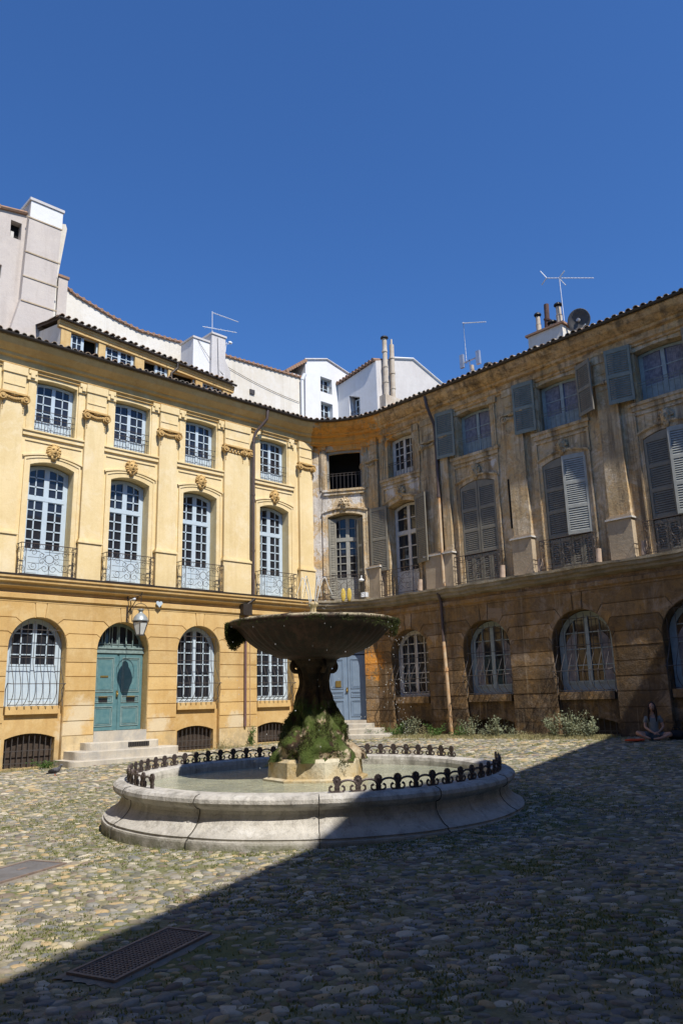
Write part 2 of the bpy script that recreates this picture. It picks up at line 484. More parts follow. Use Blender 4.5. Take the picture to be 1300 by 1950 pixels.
    def build(self, name, mat, parent=None, smooth=False, label=None):
        me = bpy.data.meshes.new(name)
        me.from_pydata(self.v, [], self.f)
        me.update()
        if smooth:
            for p in me.polygons:
                p.use_smooth = True
        o = bpy.data.objects.new(name, me)
        me.materials.append(M[mat] if isinstance(mat, str) else mat)
        COL.objects.link(o)
        if parent:
            o.parent = parent
            if parent.matrix_world != Matrix.Identity(4) or parent.location.length > 0:
                o.matrix_parent_inverse = Matrix.Translation(root_loc(parent)).inverted() if parent.type == 'EMPTY' else Matrix.Identity(4)
        if label:
            o['label'] = label
        return o

def root_loc(o):
    return o.location

def thing(name, label, cat, loc=(0, 0, 0), group=None):
    o = bpy.data.objects.new(name, None)
    o.empty_display_size = 0.2
    o.location = loc
    COL.objects.link(o)
    tag(o, label, cat, group)
    return o

def tag(o, label=None, cat=None, group=None, kind=None):
    if label: o['label'] = label
    if cat: o['category'] = cat
    if group: o['group'] = group
    if kind: o['kind'] = kind
    return o

def copy_tree(o, parent=None):
    c = o.copy()
    COL.objects.link(c)
    if parent:
        c.parent = parent
    for ch in [q for q in o.children]:
        copy_tree(ch, c)
    return c

def gz(x, y):
    return 0.028 * x - 0.01 * y

# ------------------------------------------------------------------ ground
def ground_mat():
    k = NT('earth and moss between the cobbles')
    a = k.ramp(k.noise(0.9, 6, 0.7), 0.42, 0.62)
    b = k.ramp(k.noise(14, 5, 0.7), 0.35, 0.7)
    col = k.mix(b, (0.17, 0.15, 0.10), (0.34, 0.30, 0.21))
    col = k.mix(k.math('MULTIPLY', a, 0.7), col, (0.11, 0.13, 0.04))
    k.bump(k.noise(40, 4, 0.7), 0.6, 0.02)
    return k.out(col, 1.0, 0, 0.03)
def stone_mat():
    k = NT('river cobble stones')
    g = k.n("ShaderNodeNewGeometry")
    cr = k.n("ShaderNodeValToRGB")
    e = cr.color_ramp
    e.interpolation = 'CONSTANT'
    cols = [(0.17, 0.165, 0.16), (0.23, 0.215, 0.19), (0.135, 0.14, 0.15), (0.34, 0.29, 0.20), (0.20, 0.175, 0.15), (0.27, 0.245, 0.205), (0.11, 0.108, 0.105), (0.33, 0.25, 0.155), (0.155, 0.125, 0.115), (0.25, 0.235, 0.215), (0.19, 0.19, 0.19), (0.38, 0.35, 0.30)]
    while len(e.elements) < len(cols):
        e.elements.new(0.5)
    for i, c in enumerate(cols):
        e.elements[i].position = i / len(cols)
        e.elements[i].color = (*c, 1)
    k.l(g.outputs['Random Per Island'], cr.inputs[0])
    cc_ = k.mix(1.0, cr.outputs[0], (1.14, 1.14, 1.10), 'MULTIPLY')
    col = k.mix(0.45, cc_, k.mix(k.noise(35, 5, 0.7), (0.12, 0.12, 0.12), (0.9, 0.9, 0.9)), 'OVERLAY')
    col = k.mix(k.math('MULTIPLY', k.ramp(k.noise(0.9, 6, 0.7), 0.45, 0.68), 0.3), col, (0.14, 0.15, 0.07))
    col = k.mix(1.0, col, (1.03, 1.0, 0.93), 'MULTIPLY')
    k.bump(k.noise(60, 4, 0.7), 0.25, 0.01)
    return k.out(col, 0.85, 0, 0.1)
M['earth'] = ground_mat()
M['cobble'] = stone_mat()

g = MB()
xs = [-400, -60, -20, 12, 20, 60, 400]
ys = [-400, -60, -30, 0, 10, 60, 400]
def gzc(x, y):
    return gz(max(-20, min(12, x)), max(-30, min(2, y)))
vs = [(x, y, gzc(x, y)) for y in ys for x in xs]
g.add(vs, [(j * 7 + i, j * 7 + i + 1, (j + 1) * 7 + i + 1, (j + 1) * 7 + i) for j in range(6) for i in range(6)])
tag(g.build('ground', 'earth'), 'bare earth and moss bed of the cobbled square', kind='structure')

# holes in the cobbling: grates, cover, basin
GRATE = (Vector((-6.31, -16.05)), Vector((0.938, 0.347)).normalized(), 0.46, 0.185)
COVER = (Vector((-6.065, -12.82)), Vector((0.93, 0.37)).normalized(), 0.62, 0.22)
BAS = Vector((-1.62, -12.34))
def in_rect(p, Rc, mx, my):
    d = p - Rc[0]
    a = d.dot(Rc[1])
    b = d.dot(Vector((-Rc[1].y, Rc[1].x)))
    return abs(a) < Rc[2] + mx and abs(b) < Rc[3] + my

def cobbles():
    rs = np.random.RandomState(3)
    cx, cy = -9.025, -20.834
    fwd = math.atan2(0.7058, 0.6668)
    V_, F_ = [], []
    nv = 0
    # template: dome of rings
    seg = 8
    for band, (r0, r1, sp, rings) in enumerate([(1.5, 9.0, 0.080, 3), (9.0, 16.5, 0.088, 2), (16.5, 36.0, 0.13, 2)]):
        ang_lim = 0.60
        n_ = int(2 * r1 / sp) + 4
        ca, sa = math.cos(0.35), math.sin(0.35)
        for i in range(-n_ // 2 - 2, n_ // 2 + 2):
            for j in range(-n_ // 2 - 2, n_ // 2 + 2):
                gx = (i + 0.5 * (j % 2)) * sp * 1.25
                gy = j * sp * 0.82
                x = cx + gx * ca - gy * sa
                y = cy + gx * sa + gy * ca
                dx, dy = x - cx, y - cy
                rr = dx * dx + dy * dy
                if rr < r0 * r0 or rr >= r1 * r1:
                    continue
                da = (math.atan2(dy, dx) - fwd + PI) % (2 * PI) - PI
                if abs(da) > ang_lim:
                    continue
                if y > 0.35 or x > 10.85:
                    continue
                jx, jy, r1_, r2_, r3_, r4_, r5_ = rs.rand(7)
                x += (jx - 0.5) * sp * 0.55
                y += (jy - 0.5) * sp * 0.45
                p = Vector((x, y))
                if (p - BAS).length < 2.84 or in_rect(p, GRATE, 0.11, 0.10) or in_rect(p, COVER, 0.08, 0.08):
                    continue
                if r5_ < 0.15 + 0.8 * max(0, noise.noise(Vector((x * 1.1, y * 1.1, 9))) - 0.15):
                    continue
                nz = noise.noise(Vector((x * 0.8, y * 0.8, 3)))
                s = sp * (0.38 + 0.40 * r1_) * (1.0 - 0.2 * max(0, nz))
                if r5_ > 0.93:
                    s *= 1.3
                asp = 0.48 + 0.40 * r2_
                th = -0.75 + (r3_ - 0.5) * 1.7
                hgt = s * (0.08 + 0.17 * r4_ * r4_ + 0.06 * r4_)
                ct, st = math.cos(th), math.sin(th)
                z0 = gz(x, y)
                base = len(V_)
                jit = 1 + (rs.rand(seg) - 0.5) * 0.42
                tilt = (rs.rand(2) - 0.5) * 0.25
                prof = [(1.02, -0.3), (0.90, 0.62), (0.60, 0.96)] if rings == 3 else [(1.0, -0.1), (0.7, 0.8)]
                for (pr_, pz) in prof:
                    for k in range(seg):
                        a = 2 * PI * k / seg
                        ex = s * pr_ * math.cos(a) * jit[k]
                        ey = s * asp * pr_ * math.sin(a) * jit[k]
                        V_.append((x + ex * ct - ey * st, y + ex * st + ey * ct, z0 + hgt * pz + ex * tilt[0] * (pz > 0) + ey * tilt[1] * (pz > 0)))
                V_.append((x, y, z0 + hgt))
                R_ = len(prof)
                for q in range(R_ - 1):
                    for k in range(seg):
                        l = (k + 1) % seg
                        F_.append((base + q * seg + k, base + q * seg + l, base + (q + 1) * seg + l, base + (q + 1) * seg + k))
                top = base + R_ * seg
                for k in range(seg):
                    F_.append((base + (R_ - 1) * seg + k, base + (R_ - 1) * seg + (k + 1) % seg, top))
    me = bpy.data.meshes.new('cobblestones')
    me.from_pydata(V_, [], F_)
    me.update()
    me.polygons.foreach_set('use_smooth', [True] * len(me.polygons))
    me.materials.append(M['cobble'])
    o = bpy.data.objects.new('cobblestones', me)
    COL.objects.link(o)
    tag(o, 'uneven rounded grey and beige cobblestones paving the square', 'paving', kind='stuff')
cobbles()

def blades(name, pts, mat, h=(0.02, 0.05), w=0.006, n=4, seed=1, spread=0.04, label=None, cat=None, kind=None, parent=None, zf=gz):
    rs = random.Random(seed)
    b = MB()
    for (x, y) in pts:
        for q in range(n):
            a = rs.uniform(0, 2 * PI)
            px, py = x + rs.gauss(0, spread), y + rs.gauss(0, spread)
            z = zf(px, py)
            hh = rs.uniform(*h)
            dx, dy = math.cos(a) * w, math.sin(a) * w
            lx, ly = rs.gauss(0, hh * 0.5), rs.gauss(0, hh * 0.5)
            b.add([(px - dx, py - dy, z - 0.005), (px + dx, py + dy, z - 0.005), (px + dx * 0.7 + lx * 0.5, py + dy * 0.7 + ly * 0.5, z + hh * 0.6), (px + lx, py + ly, z + hh)], [(0, 1, 2), (0, 2, 3)])
    o = b.build(name, mat, parent)
    if label:
        tag(o, label, cat, kind=kind)
    return o

# grass among the cobbles: more round the basin and along walls
gp = []
rs = random.Random(11)
for _ in range(110000):
    rr = 2.6 + 27 * rs.random() ** 0.8
    a = math.atan2(0.7058, 0.6668) + rs.uniform(-0.52, 0.52)
    x, y = -9.025 + rr * math.cos(a), -20.834 + rr * math.sin(a)
    if y > 0.25 or x > 10.7 or (Vector((x, y)) - BAS).length < 2.84 or in_rect(Vector((x, y)), GRATE, 0.03, 0.03) or in_rect(Vector((x, y)), COVER, 0.03, 0.03):
        continue
    nz = noise.fractal(Vector((x * 0.75, y * 0.75, 1.3)), 0.7, 2.0, 4)
    db = (Vector((x, y)) - BAS).length - 2.84
    pr_ = 0.22 + max(0, nz) * 2.2 + (0.7 if 0 < db < 0.25 else 0) + (0.35 if 0 < db < 0.8 else 0)
    if rs.random() < pr_ * 0.9:
        gp.append((x, y))
blades('grass', gp, 'grass', (0.006, 0.022), 0.007, 5, 5, 0.026, 'short grass and moss growing between the cobbles', 'grass', 'stuff')

lv = MB()
rs = random.Random(31)
for _ in range(420):
    rr = 3.5 + 18 * rs.random()
    a = math.atan2(0.7058, 0.6668) + rs.uniform(-0.5, 0.5)
    x, y = -9.025 + rr * math.cos(a), -20.834 + rr * math.sin(a)
    if y > 0.2 or x > 10.6 or (Vector((x, y)) - BAS).length < 2.9: continue
    z = gz(x, y) + 0.026
    t = rs.uniform(0, PI); L_ = rs.uniform(0.010, 0.026)
    dx, dy = math.cos(t) * L_, math.sin(t) * L_
    lv.add([(x - dx, y - dy, z), (x + dy * 0.4, y - dx * 0.4, z + rs.uniform(0, 0.01)), (x + dx, y + dy, z + rs.uniform(0, 0.008)), (x - dy * 0.4, y + dx * 0.4, z)], [(0, 1, 2, 3)])
tag(lv.build('fallen_leaves', 'leafy'), 'tiny dry leaves and petals scattered over the cobbles', 'leaves', kind='stuff')

# ------------------------------------------------------------------ facade frames
class Fr:
    def __init__(self, O, ang):
        self.O = Vector((O[0], O[1], 0))
        self.c, self.s = math.cos(ang), math.sin(ang)
    def __call__(self, p):
        a, y, z = p
        return (self.O.x + a * self.c - y * self.s, self.O.y + a * self.s + y * self.c, z)
C1 = Vector((9.6, 0.45))
C2 = Vector((10.93, -1.5))
fd = (C2 - C1)
flen = fd.length
fang = math.atan2(fd.y, fd.x)
fin = Vector((-math.sin(fang), math.cos(fang)))
FO = C1 - 0.45 * fin
LX = Fr((0, 0), 0.0)
FX = Fr(FO, fang)
RX = Fr((10.48, 0), -PI / 2)
def isect(p, d, q, e):
    den = d.x * e.y - d.y * e.x
    w = q - p
    t = (w.x * e.y - w.y * e.x) / den
    return p + d * t
def corners(y):
    fo = FO + fin * y
    fdn = fd.normalized()
    c1 = isect(Vector((0, y)), Vector((1, 0)), fo, fdn)
    c2 = isect(fo, fdn, Vector((10.48 + y, 0)), Vector((0, -1)))
    return c1, c2
AL0, AR1 = -14.3, 17.5     # left wall start (a), right wall end (a)
def path(y, T=0.85, nb=7):
    c1, c2 = corners(y)
    P = [Vector((AL0, y)), Vector((5.9, y)), Vector((8.0, y))]
    dm = (c2 - c1).normalized()
    T2 = min(T, (c2 - c1).length * 0.48)
    def bez(a, b, c):
        return [((1 - t) ** 2) * a + 2 * t * (1 - t) * b + t * t * c for t in [i / nb for i in range(nb + 1)]]
    P += bez(c1 - Vector((T2, 0)), c1, c1 + dm * T2)
    P += bez(c2 - dm * T2, c2, c2 + Vector((0, -T2)))
    P += [Vector((10.48 + y, -6)), Vector((10.48 + y, -AR1))]
    return P
SPLIT = 3 + 3
def sweep(prof, i0, i1, jitter=0.0, T=0.85, sub=0, seed=0):
    """profile list of (y,z) swept along the court's walls between samples i0..i1"""
    b = MB()
    cols = []
    for (y, z) in prof:
        p = path(y, T)[i0:i1 + 1]
        if sub:
            q = []
            for a, c in zip(p, p[1:]):
                n_ = max(1, int((c - a).length / sub))
                q += [a.lerp(c, i / n_) for i in range(n_)]
            q.append(p[-1])
            p = q
        cols.append((p, z))
    n_ = min(len(c[0]) for c in cols)
    vs = []
    rs = random.Random(seed)
    for (p, z) in cols:
        if len(p) != n_:
            p = [p[min(len(p) - 1, round(i * (len(p) - 1) / (n_ - 1)))] for i in range(n_)]
        for q in p:
            j = noise.noise(Vector((q.x * 2.3, q.y * 2.3, z * 3 + seed))) * jitter if jitter else 0
            vs.append((q.x + j * 0.6, q.y + j * 0.6, z + j))
    fs = []
    for i in range(len(cols) - 1):
        for k in range(n_ - 1):
            fs.append((i * n_ + k, i * n_ + k + 1, (i + 1) * n_ + k + 1, (i + 1) * n_ + k))
    b.add(vs, fs)
    return b
NP = 3 + 8 + 8 + 2

class Arch:
    def __init__(s, c, w, z0, zs, rise, kind='round', n=16):
        s.c, s.w, s.z0, s.zs, s.rise, s.kind, s.n = c, w, z0, zs, rise, kind, n
    def top(s, x):
        t = max(-1, min(1, 2 * x / s.w))
        return s.zs + s.rise * (math.sqrt(max(0, 1 - t * t)) if s.kind == 'round' else (1 - t * t))
    def outline(s, grow=0.0, z0=None):
        z0 = s.z0 if z0 is None else z0
        hw = s.w / 2 + grow
        pts = [(s.c - hw, z0), (s.c + hw, z0)]
        for i in range(s.n + 1):
            if s.kind == 'round':
                t = PI * i / s.n
                pts.append((s.c + hw * math.cos(t), s.zs + (s.rise + grow) * math.sin(t)))
            else:
                x = 1 - 2 * i / s.n
                pts.append((s.c + hw * x, s.zs + grow + s.rise * (1 - x * x)))
        return pts

def tri_clean(b):
    return b

def casement(X, A, y, frame_mat, parent, cols=2, rows=5, panel=0.0, transom=None, leaf_gap=0.09, bar=0.028, glassm='glass', name='window', hrows=None, arch_frame=0.07, label=None, depth=0.05, curtain=False, drape='curtain'):
    """glazed two leaf window of an Arch shape at depth y; window > pane"""
    f = MB()
    fw = arch_frame
    out = A.outline(0.0)
    inner = Arch(A.c, A.w - 2 * fw, A.z0 + fw, A.zs, A.rise - fw if A.kind == 'round' else A.rise, A.kind, A.n)
    if A.kind != 'round':
        inner.zs -= fw
    f.prism(out, y, y + depth + 0.02, X, holes=[inner.outline()])
    def vbar(x, w, z0, z1, dy=0.0):
        if z1 > z0:
            f.box((A.c + x - w / 2, y - dy, z0), (A.c + x + w / 2, y + depth, z1), X)
    def hbar(z, h, x0, x1, dy=0.0):
        if z > inner.zs:
            lim = 0
            for i in range(101):
                xx = inner.w / 2 * i / 100
                if inner.top(xx) >= z:
                    lim = xx
            x0, x1 = max(x0, -lim), min(x1, lim)
        if x1 > x0:
            f.box((A.c + x0, y - dy, z - h / 2), (A.c + x1, y + depth, z + h / 2), X)
    hw = inner.w / 2
    ztop = inner.top(0)
    vbar(0, leaf_gap, inner.z0 - 0.005, ztop - 0.004, 0.012)
    sections = [(inner.z0, transom if transom else ztop)]
    if transom:
        f.box((A.c - hw - 0.004, y - 0.02, transom - 0.06), (A.c + hw + 0.004, y + depth, transom + 0.06), X)
        sections.append((transom + 0.06, ztop))
        sections[0] = (inner.z0, transom - 0.06)
    for si, (s0, s1) in enumerate(sections):
        g0 = s0
        if si == 0 and panel > 0:
            f.box((A.c - hw - 0.003, y + 0.012, s0 - 0.003), (A.c + hw + 0.003, y + depth, s0 + panel), X)
            for sx in (-1, 1):
                x0, x1 = sorted((sx * (leaf_gap / 2 + 0.05), sx * (hw - 0.05)))
                f.box((A.c + x0, y + 0.002, s0 + 0.06), (A.c + x1, y + 0.014, s0 + panel - 0.06), X)
            g0 = s0 + panel
        nr = rows if si == 0 else max(1, round((s1 - s0) / ((sections[0][1] - sections[0][0] - panel) / rows)))
        if si == 1 and hrows:
            nr = hrows
        leaf = 0.045
        for sx in (-1, 1):
            e0, e1 = sx * (leaf_gap / 2 + leaf / 2), sx * (hw - leaf / 2)
            vbar(e1, leaf, g0, inner.top(abs(hw - leaf)) if s1 == ztop else s1, 0.004)
            for ci in range(1, cols):
                x = sx * (leaf_gap / 2 + (hw - leaf_gap / 2) * ci / cols)
                vbar(x, bar, g0, min(s1, inner.top(x)))
        for ri in range(0, nr + 1):
            z = g0 + (s1 - g0) * ri / nr
            if ri == nr and s1 == ztop:
                continue
            hbar(z, 0.05 if ri in (0, nr) else bar, -hw, hw)
    win = f.build(name, frame_mat, parent, label=label)
    p = MB()
    io = inner.outline()
    # slightly differently tilted sheets of glass per leaf give uneven reflections
    for sx in (-1, 1):
        pts = [q for q in io if (q[0] - A.c) * sx >= -1e-6]
        pts = [(q[0], q[1]) for q in pts] + [(A.c, inner.top(0)), (A.c, inner.z0)]
        pts = sorted(set((round(a_, 4), round(b_, 4)) for a_, b_ in pts), key=lambda q: math.atan2(q[1] - (inner.z0 + ztop) / 2, q[0] - (A.c + sx * hw / 2)))
        t = rnd.uniform(-0.006, 0.006)
        p.prism(pts, y + 0.03 + t, y + 0.035 + t, X, sides=False)
    p.build('pane', glassm, win)
    if curtain:
        cu = MB()
        for sx in (-1, 1):
            n_ = 30
            vs = []
            for i in range(n_ + 1):
                t = i / n_
                w0 = 0.10 + 0.30 * hw * (drape != 'curtain')          # parted drapes hang from the sides
                x = A.c + sx * (w0 + (hw - w0 - 0.03) * t)
                xb = A.c + sx * (w0 + 0.10 * (1 - t) * (drape != 'curtain') + (hw - w0 - 0.03) * t)
                yy = y + 0.019 + 0.0065 * math.sin(i * 1.9 + sx)
                zt = inner.top(x - A.c) - (0.02 if drape == 'curtain' else 0.32)
                vs += [X((xb, yy, inner.z0 + panel + 0.02)), X((x, yy, zt))]
            cu.add(vs, [(2 * i, 2 * i + 2, 2 * i + 3, 2 * i + 1) for i in range(n_)])
        cu.build('curtain', drape, win)
    return win

def inset(poly, d):
    n_ = len(poly)
    ar = sum(poly[i][0] * poly[(i + 1) % n_][1] - poly[(i + 1) % n_][0] * poly[i][1] for i in range(n_))
    s = 1 if ar > 0 else -1
    out = []
    for i in range(n_):
        p0, p1, p2 = (Vector(poly[(i + k) % n_]) for k in (-1, 0, 1))
        e1 = (p1 - p0)
        e2 = (p2 - p1)
        if e1.length < 1e-6 or e2.length < 1e-6:
            out.append(tuple(p1))
            continue
        e1.normalize(); e2.normalize()
        n1 = Vector((-e1.y, e1.x)) * s
        n2 = Vector((-e2.y, e2.x)) * s
        b = n1 + n2
        if b.length < 1e-3:
            out.append(tuple(p1 + n1 * d))
            continue
        b.normalize()
        k = d / max(0.35, b.dot(n1))
        out.append(tuple(p1 + b * k))
    return out

ZG = [0.78, 1.17, 1.58, 1.98, 2.37, 2.76, 3.15, 3.55, 3.93, 4.36]
def ground_storey(X, a0, a1, niches, mat, plinth_mat, parent, y=0.3, zbot=-0.6, relief=0.024, gap=0.011, seed=0):
    """base wall cut by arched niches, with rusticated blocks standing proud of it"""
    w = MB()
    # wall outline with notches for the niches
    out = [(a0, zbot)]
    for A in niches:
        o_ = A.outline(z0=zbot)
        out.append(o_[0])
        arc = o_[2:][::-1]
        out += arc
        out.append(o_[1])
    out += [(a1, zbot), (a1, 5.03), (a0, 5.03)]
    dd = [out[0]]
    for p in out[1:]:
        if abs(p[0] - dd[-1][0]) + abs(p[1] - dd[-1][1]) > 1e-5:
            dd.append(p)
    w.prism(dd, y, y + 0.36, X)
    rs = random.Random(seed)
    # piers
    edges = [(None, a0)] + []
    piers = []
    prev = ('wall', a0)
    for A in niches:
        piers.append((prev, ('arch', A)))
        prev = ('arch', A)
    piers.append((prev, ('wall', a1)))
    th = {3.55: 0.42, 3.93: 0.92}
    def side(kind, obj, sgn, z0, z1):
        """points along pier edge from z0 up to z1 (sgn=+1: pier lies right of the opening)"""
        if kind == 'wall':
            return [(obj, z0), (obj, z1)]
        A = obj
        def ang(z):
            if z <= A.zs + 1e-6:
                return None
            if z >= 4.3:
                return 1.40
            base = {7: 0.42, 8: 0.92}.get(min(range(len(ZG)), key=lambda i: abs(ZG[i] - z)), 0.0)
            return base
        t0, t1 = ang(z0), ang(z1)
        r_ = A.w / 2
        pts = []
        if t0 is None:
            pts.append((A.c + sgn * r_, z0))
            tt0 = 0.0
        else:
            tt0 = t0
            k = 1.16 if t0 < 0.6 else 1.26
            kx, kz = A.c + sgn * r_ * math.cos(t0) * k, A.zs + A.rise * math.sin(t0) * k
            pts.append((A.c + sgn * (r_ * math.cos(t0) + (0.11 if t0 < .6 else .17)), z0))
        if t1 is None:
            pts.append((A.c + sgn * r_, z1))
            return pts
        n_ = 5
        for i in range(n_ + 1):
            t = tt0 + (t1 - tt0) * i / n_
            pts.append((A.c + sgn * r_ * math.cos(t), A.zs + A.rise * math.sin(t)))
        if z1 < 4.3:
            pts.append((A.c + sgn * (r_ * math.cos(t1) + (0.11 if t1 < .6 else .17)), z1))
        else:
            pts.append((A.c + sgn * 0.17, z1))
        return pts
    for (k0, o0), (k1, o1) in piers:
        w0 = o0 if k0 == 'wall' else o0.c + o0.w / 2
        w1 = o1 if k1 == 'wall' else o1.c - o1.w / 2
        if w1 - w0 < 0.1:
            continue
        for zi in range(len(ZG) - 1):
            z0, z1 = ZG[zi], ZG[zi + 1]
            L_ = side(k0, o0, 1, z0, z1)
            R_ = side(k1, o1, -1, z0, z1)
            poly = [L_[0]] + [R_[0]] + R_[1:] + L_[1:][::-1]
            q = []
            for p in poly:
                if not q or abs(p[0] - q[-1][0]) + abs(p[1] - q[-1][1]) > 1e-4:
                    q.append(p)
            rl = relief * rs.uniform(0.8, 1.25)
            w.prism(inset(q, gap), y - rl, y + 0.002, X)
    for A in niches:     # keystones
        zt = 4.36
        q = [(A.c - 0.12, A.zs + A.rise * 0.99), (A.c + 0.12, A.zs + A.rise * 0.99), (A.c + 0.165, zt), (A.c - 0.165, zt)]
        w.prism(inset(q, gap), y - relief * 1.1, y + 0.002, X)
    o = w.build('ground_floor_wall', mat, parent)
    for (k0, o0), (k1, o1) in piers:
        pl = MB()
        w0 = o0 if k0 == 'wall' else o0.c + o0.w / 2
        w1 = o1 if k1 == 'wall' else o1.c - o1.w / 2
        if w1 - w0 > 0.1:
            pl.box((w0 + 0.004, y - 0.035, zbot), (w1 - 0.004, y + 0.1, 0.772), X)
            pl.build('plinth', plinth_mat, parent)

def apron(X, A, parent, mat, y=0.42, zb=-0.6, gzv=0.1, sillmat=None, wb=None):
    """wall filling the foot of a window niche, with a sill block and a barred cellar opening"""
    w = MB()
    bw = A.w * 0.84
    ba = Arch(A.c, bw, max(gzv - 0.02, zb + 0.05), 0.76, 0.13, 'seg', 10)
    w.prism([(A.c - A.w / 2, zb), (A.c + A.w / 2, zb), (A.c + A.w / 2, 1.58), (A.c - A.w / 2, 1.58)], y, y + 0.25, X, holes=[ba.outline()])
    w.build('window_apron', mat, parent)
    s = MB()
    s.box((A.c - A.w / 2 + 0.06, y - 0.1, 1.385), (A.c + A.w / 2 - 0.10, y + 0.3, 1.60), X)
    s.build('window_sill', sillmat or mat, parent)
    cellar = MB()
    cellar.prism(ba.outline(0.0), y + 0.2, y + 0.26, X, sides=False)
    cg = cellar.build('cellar_window', 'board', parent)
    b = MB()
    n_ = 9
    for i in range(n_):
        x = ba.c - bw / 2 + bw * (i + 0.5) / n_
        b.tube([(x, y + 0.06, ba.z0), (x, y + 0.06, ba.top(x - ba.c) + 0.02)], 0.014, 5, X)
    for z in (ba.z0 + 0.12, 0.45):
        b.box((ba.c - bw / 2, y + 0.05, z - 0.01), (ba.c + bw / 2, y + 0.07, z + 0.01), X)
    b.build('bars', 'irong', cg)

def belly_grille(X, A, parent, mat='irong', z0=1.62, y=0.34, n=8, out=0.30):
    """iron window grille whose bars belly outward near the sill"""
    b = MB()
    def yo(z):
        t = (z - z0) / 1.15
        if t < 0 or t > 1: return 0
        return out * (math.sin(PI * min(1, t ** 0.62)) ** 1.3)
    hw = A.w / 2 - 0.13
    for i in range(n):
        x = -hw + 2 * hw * i / (n - 1)
        zt = min(A.top(x) - 0.05, A.zs + A.rise - 0.1)
        pts = []
        m_ = 26
        for k in range(m_ + 1):
            z = z0 + (zt - z0) * k / m_
            pts.append((A.c + x + 0.5 * yo(z) * 0.0, y - yo(z), z))
        b.tube(pts, 0.009, 5, X)
    for z in (z0 + 0.55, z0 + 1.25, z0 + 2.0 if A.kind == 'round' else z0 + 1.25):
        lim = hw + 0.06
        if z > A.zs:
            lim = min(lim, A.w / 2 * math.sqrt(max(0.01, 1 - ((z - A.zs) / A.rise) ** 2)))
        yy = y - yo(z) - 0.008
        b.tube([(A.c - lim, yy, z), (A.c + lim, yy, z)], 0.010, 5, X)
        if z < z0 + 1:
            for s in (-1, 1):
                b.tube([(A.c + s * lim, yy, z), (A.c + s * (lim + 0.05), (yy + y) / 2, z + 0.02), (A.c + s * (lim + 0.03), y + 0.02, z - 0.15), (A.c + s * (lim + 0.04), y - 0.06, z0 - 0.05)], 0.012, 5, X)
    b.tube([(A.c - hw - 0.03, y - 0.01, z0 + 0.01), (A.c + hw + 0.03, y - 0.01, z0 + 0.01)], 0.011, 5, X)
    return b.build('window_grille', mat, parent)

def spiral(cx, cz, r0, r1, a0, turns, n=22):
    return [(cx + (r0 + (r1 - r0) * i / n) * math.cos(a0 + turns * 2 * PI * i / n), cz + (r0 + (r1 - r0) * i / n) * math.sin(a0 + turns * 2 * PI * i / n)) for i in range(n + 1)]

def balcony_rail(X, c, w, parent, y0=0.08, y1=0.42, z0=5.08, z1=5.95, mat='iron', label=None):
    b = MB()
    R_ = 0.0095
    hw = w / 2
    for z, r_ in ((z1, 0.013), (z1 - 0.13, 0.008), (z0 + 0.02, 0.010)):
        b.tube([(c - hw, y1, z), (c - hw, y0, z), (c + hw, y0, z), (c + hw, y1, z)], r_, 5, X)
    for x in (-hw, -hw + 0.14, hw - 0.14, hw):
        b.tube([(c + x, y0, z0 - 0.02), (c + x, y0, z1)], R_, 5, X)
    for s in (-1, 1):
        b.tube([(c + s * hw, y1 - 0.12, z0 - 0.02), (c + s * hw, y1 - 0.12, z1)], R_, 5, X)
        for k in range(3):
            pts = spiral(0, 0, 0.09, 0.02, PI / 2, s * 1.2, 12)
            b.tube([(c + s * hw, y0 + 0.13 + p[0] * 0.8, z0 + 0.14 + 0.27 * k + p[1]) for p in pts], 0.006, 4, X)
            b.tube([(c + s * (hw - 0.07) + p[0] * 0.6, y0, z0 + 0.14 + 0.27 * k + p[1]) for p in pts], 0.006, 4, X)
    zc = z0 + 0.47
    b.tube([(c + 0.12 * math.cos(2 * PI * i / 20), y0, zc + 0.12 * math.sin(2 * PI * i / 20)) for i in range(20)], 0.008, 4, X, closed=True)
    for s in (-1, 1):
        for (ox, oz, r0, ph, tr) in ((0.20, 0.09, 0.09, PI, 1.3), (0.20, -0.09, 0.09, PI, -1.3), (0.44, 0.16, 0.11, 0, 1.3), (0.44, -0.22, 0.12, 0, -1.4), (0.12, -0.26, 0.13, PI / 2, 1.3)):
            pts = spiral(s * ox, oz, r0, 0.025, ph if s > 0 else PI - ph, tr * s, 16)
            b.tube([(c + p[0], y0, zc + p[1]) for p in pts], 0.006, 4, X)
        for oz in (0.2, 0.02, -0.14, -0.33):
            b.tube([(c + s * 0.14, y0, zc + oz * 0.6), (c + s * 0.3, y0, zc + oz), (c + s * 0.6, y0, zc + oz)], 0.006, 4, X)
    b.tube([(c, y0, zc + 0.12), (c, y0, z1 - 0.13)], 0.007, 4, X)
    b.tube([(c, y0, zc - 0.12), (c, y0, z0)], 0.007, 4, X)
    for i in range(9):
        x = c - hw * 0.8 + 2 * hw * 0.8 * i / 8
        b.tube([(x - 0.05, y0, z1 - 0.02), (x, y0, z1 - 0.11), (x + 0.05, y0, z1 - 0.02)], 0.006, 4, X)
    return b.build('balcony_railing', mat, parent, label=label)

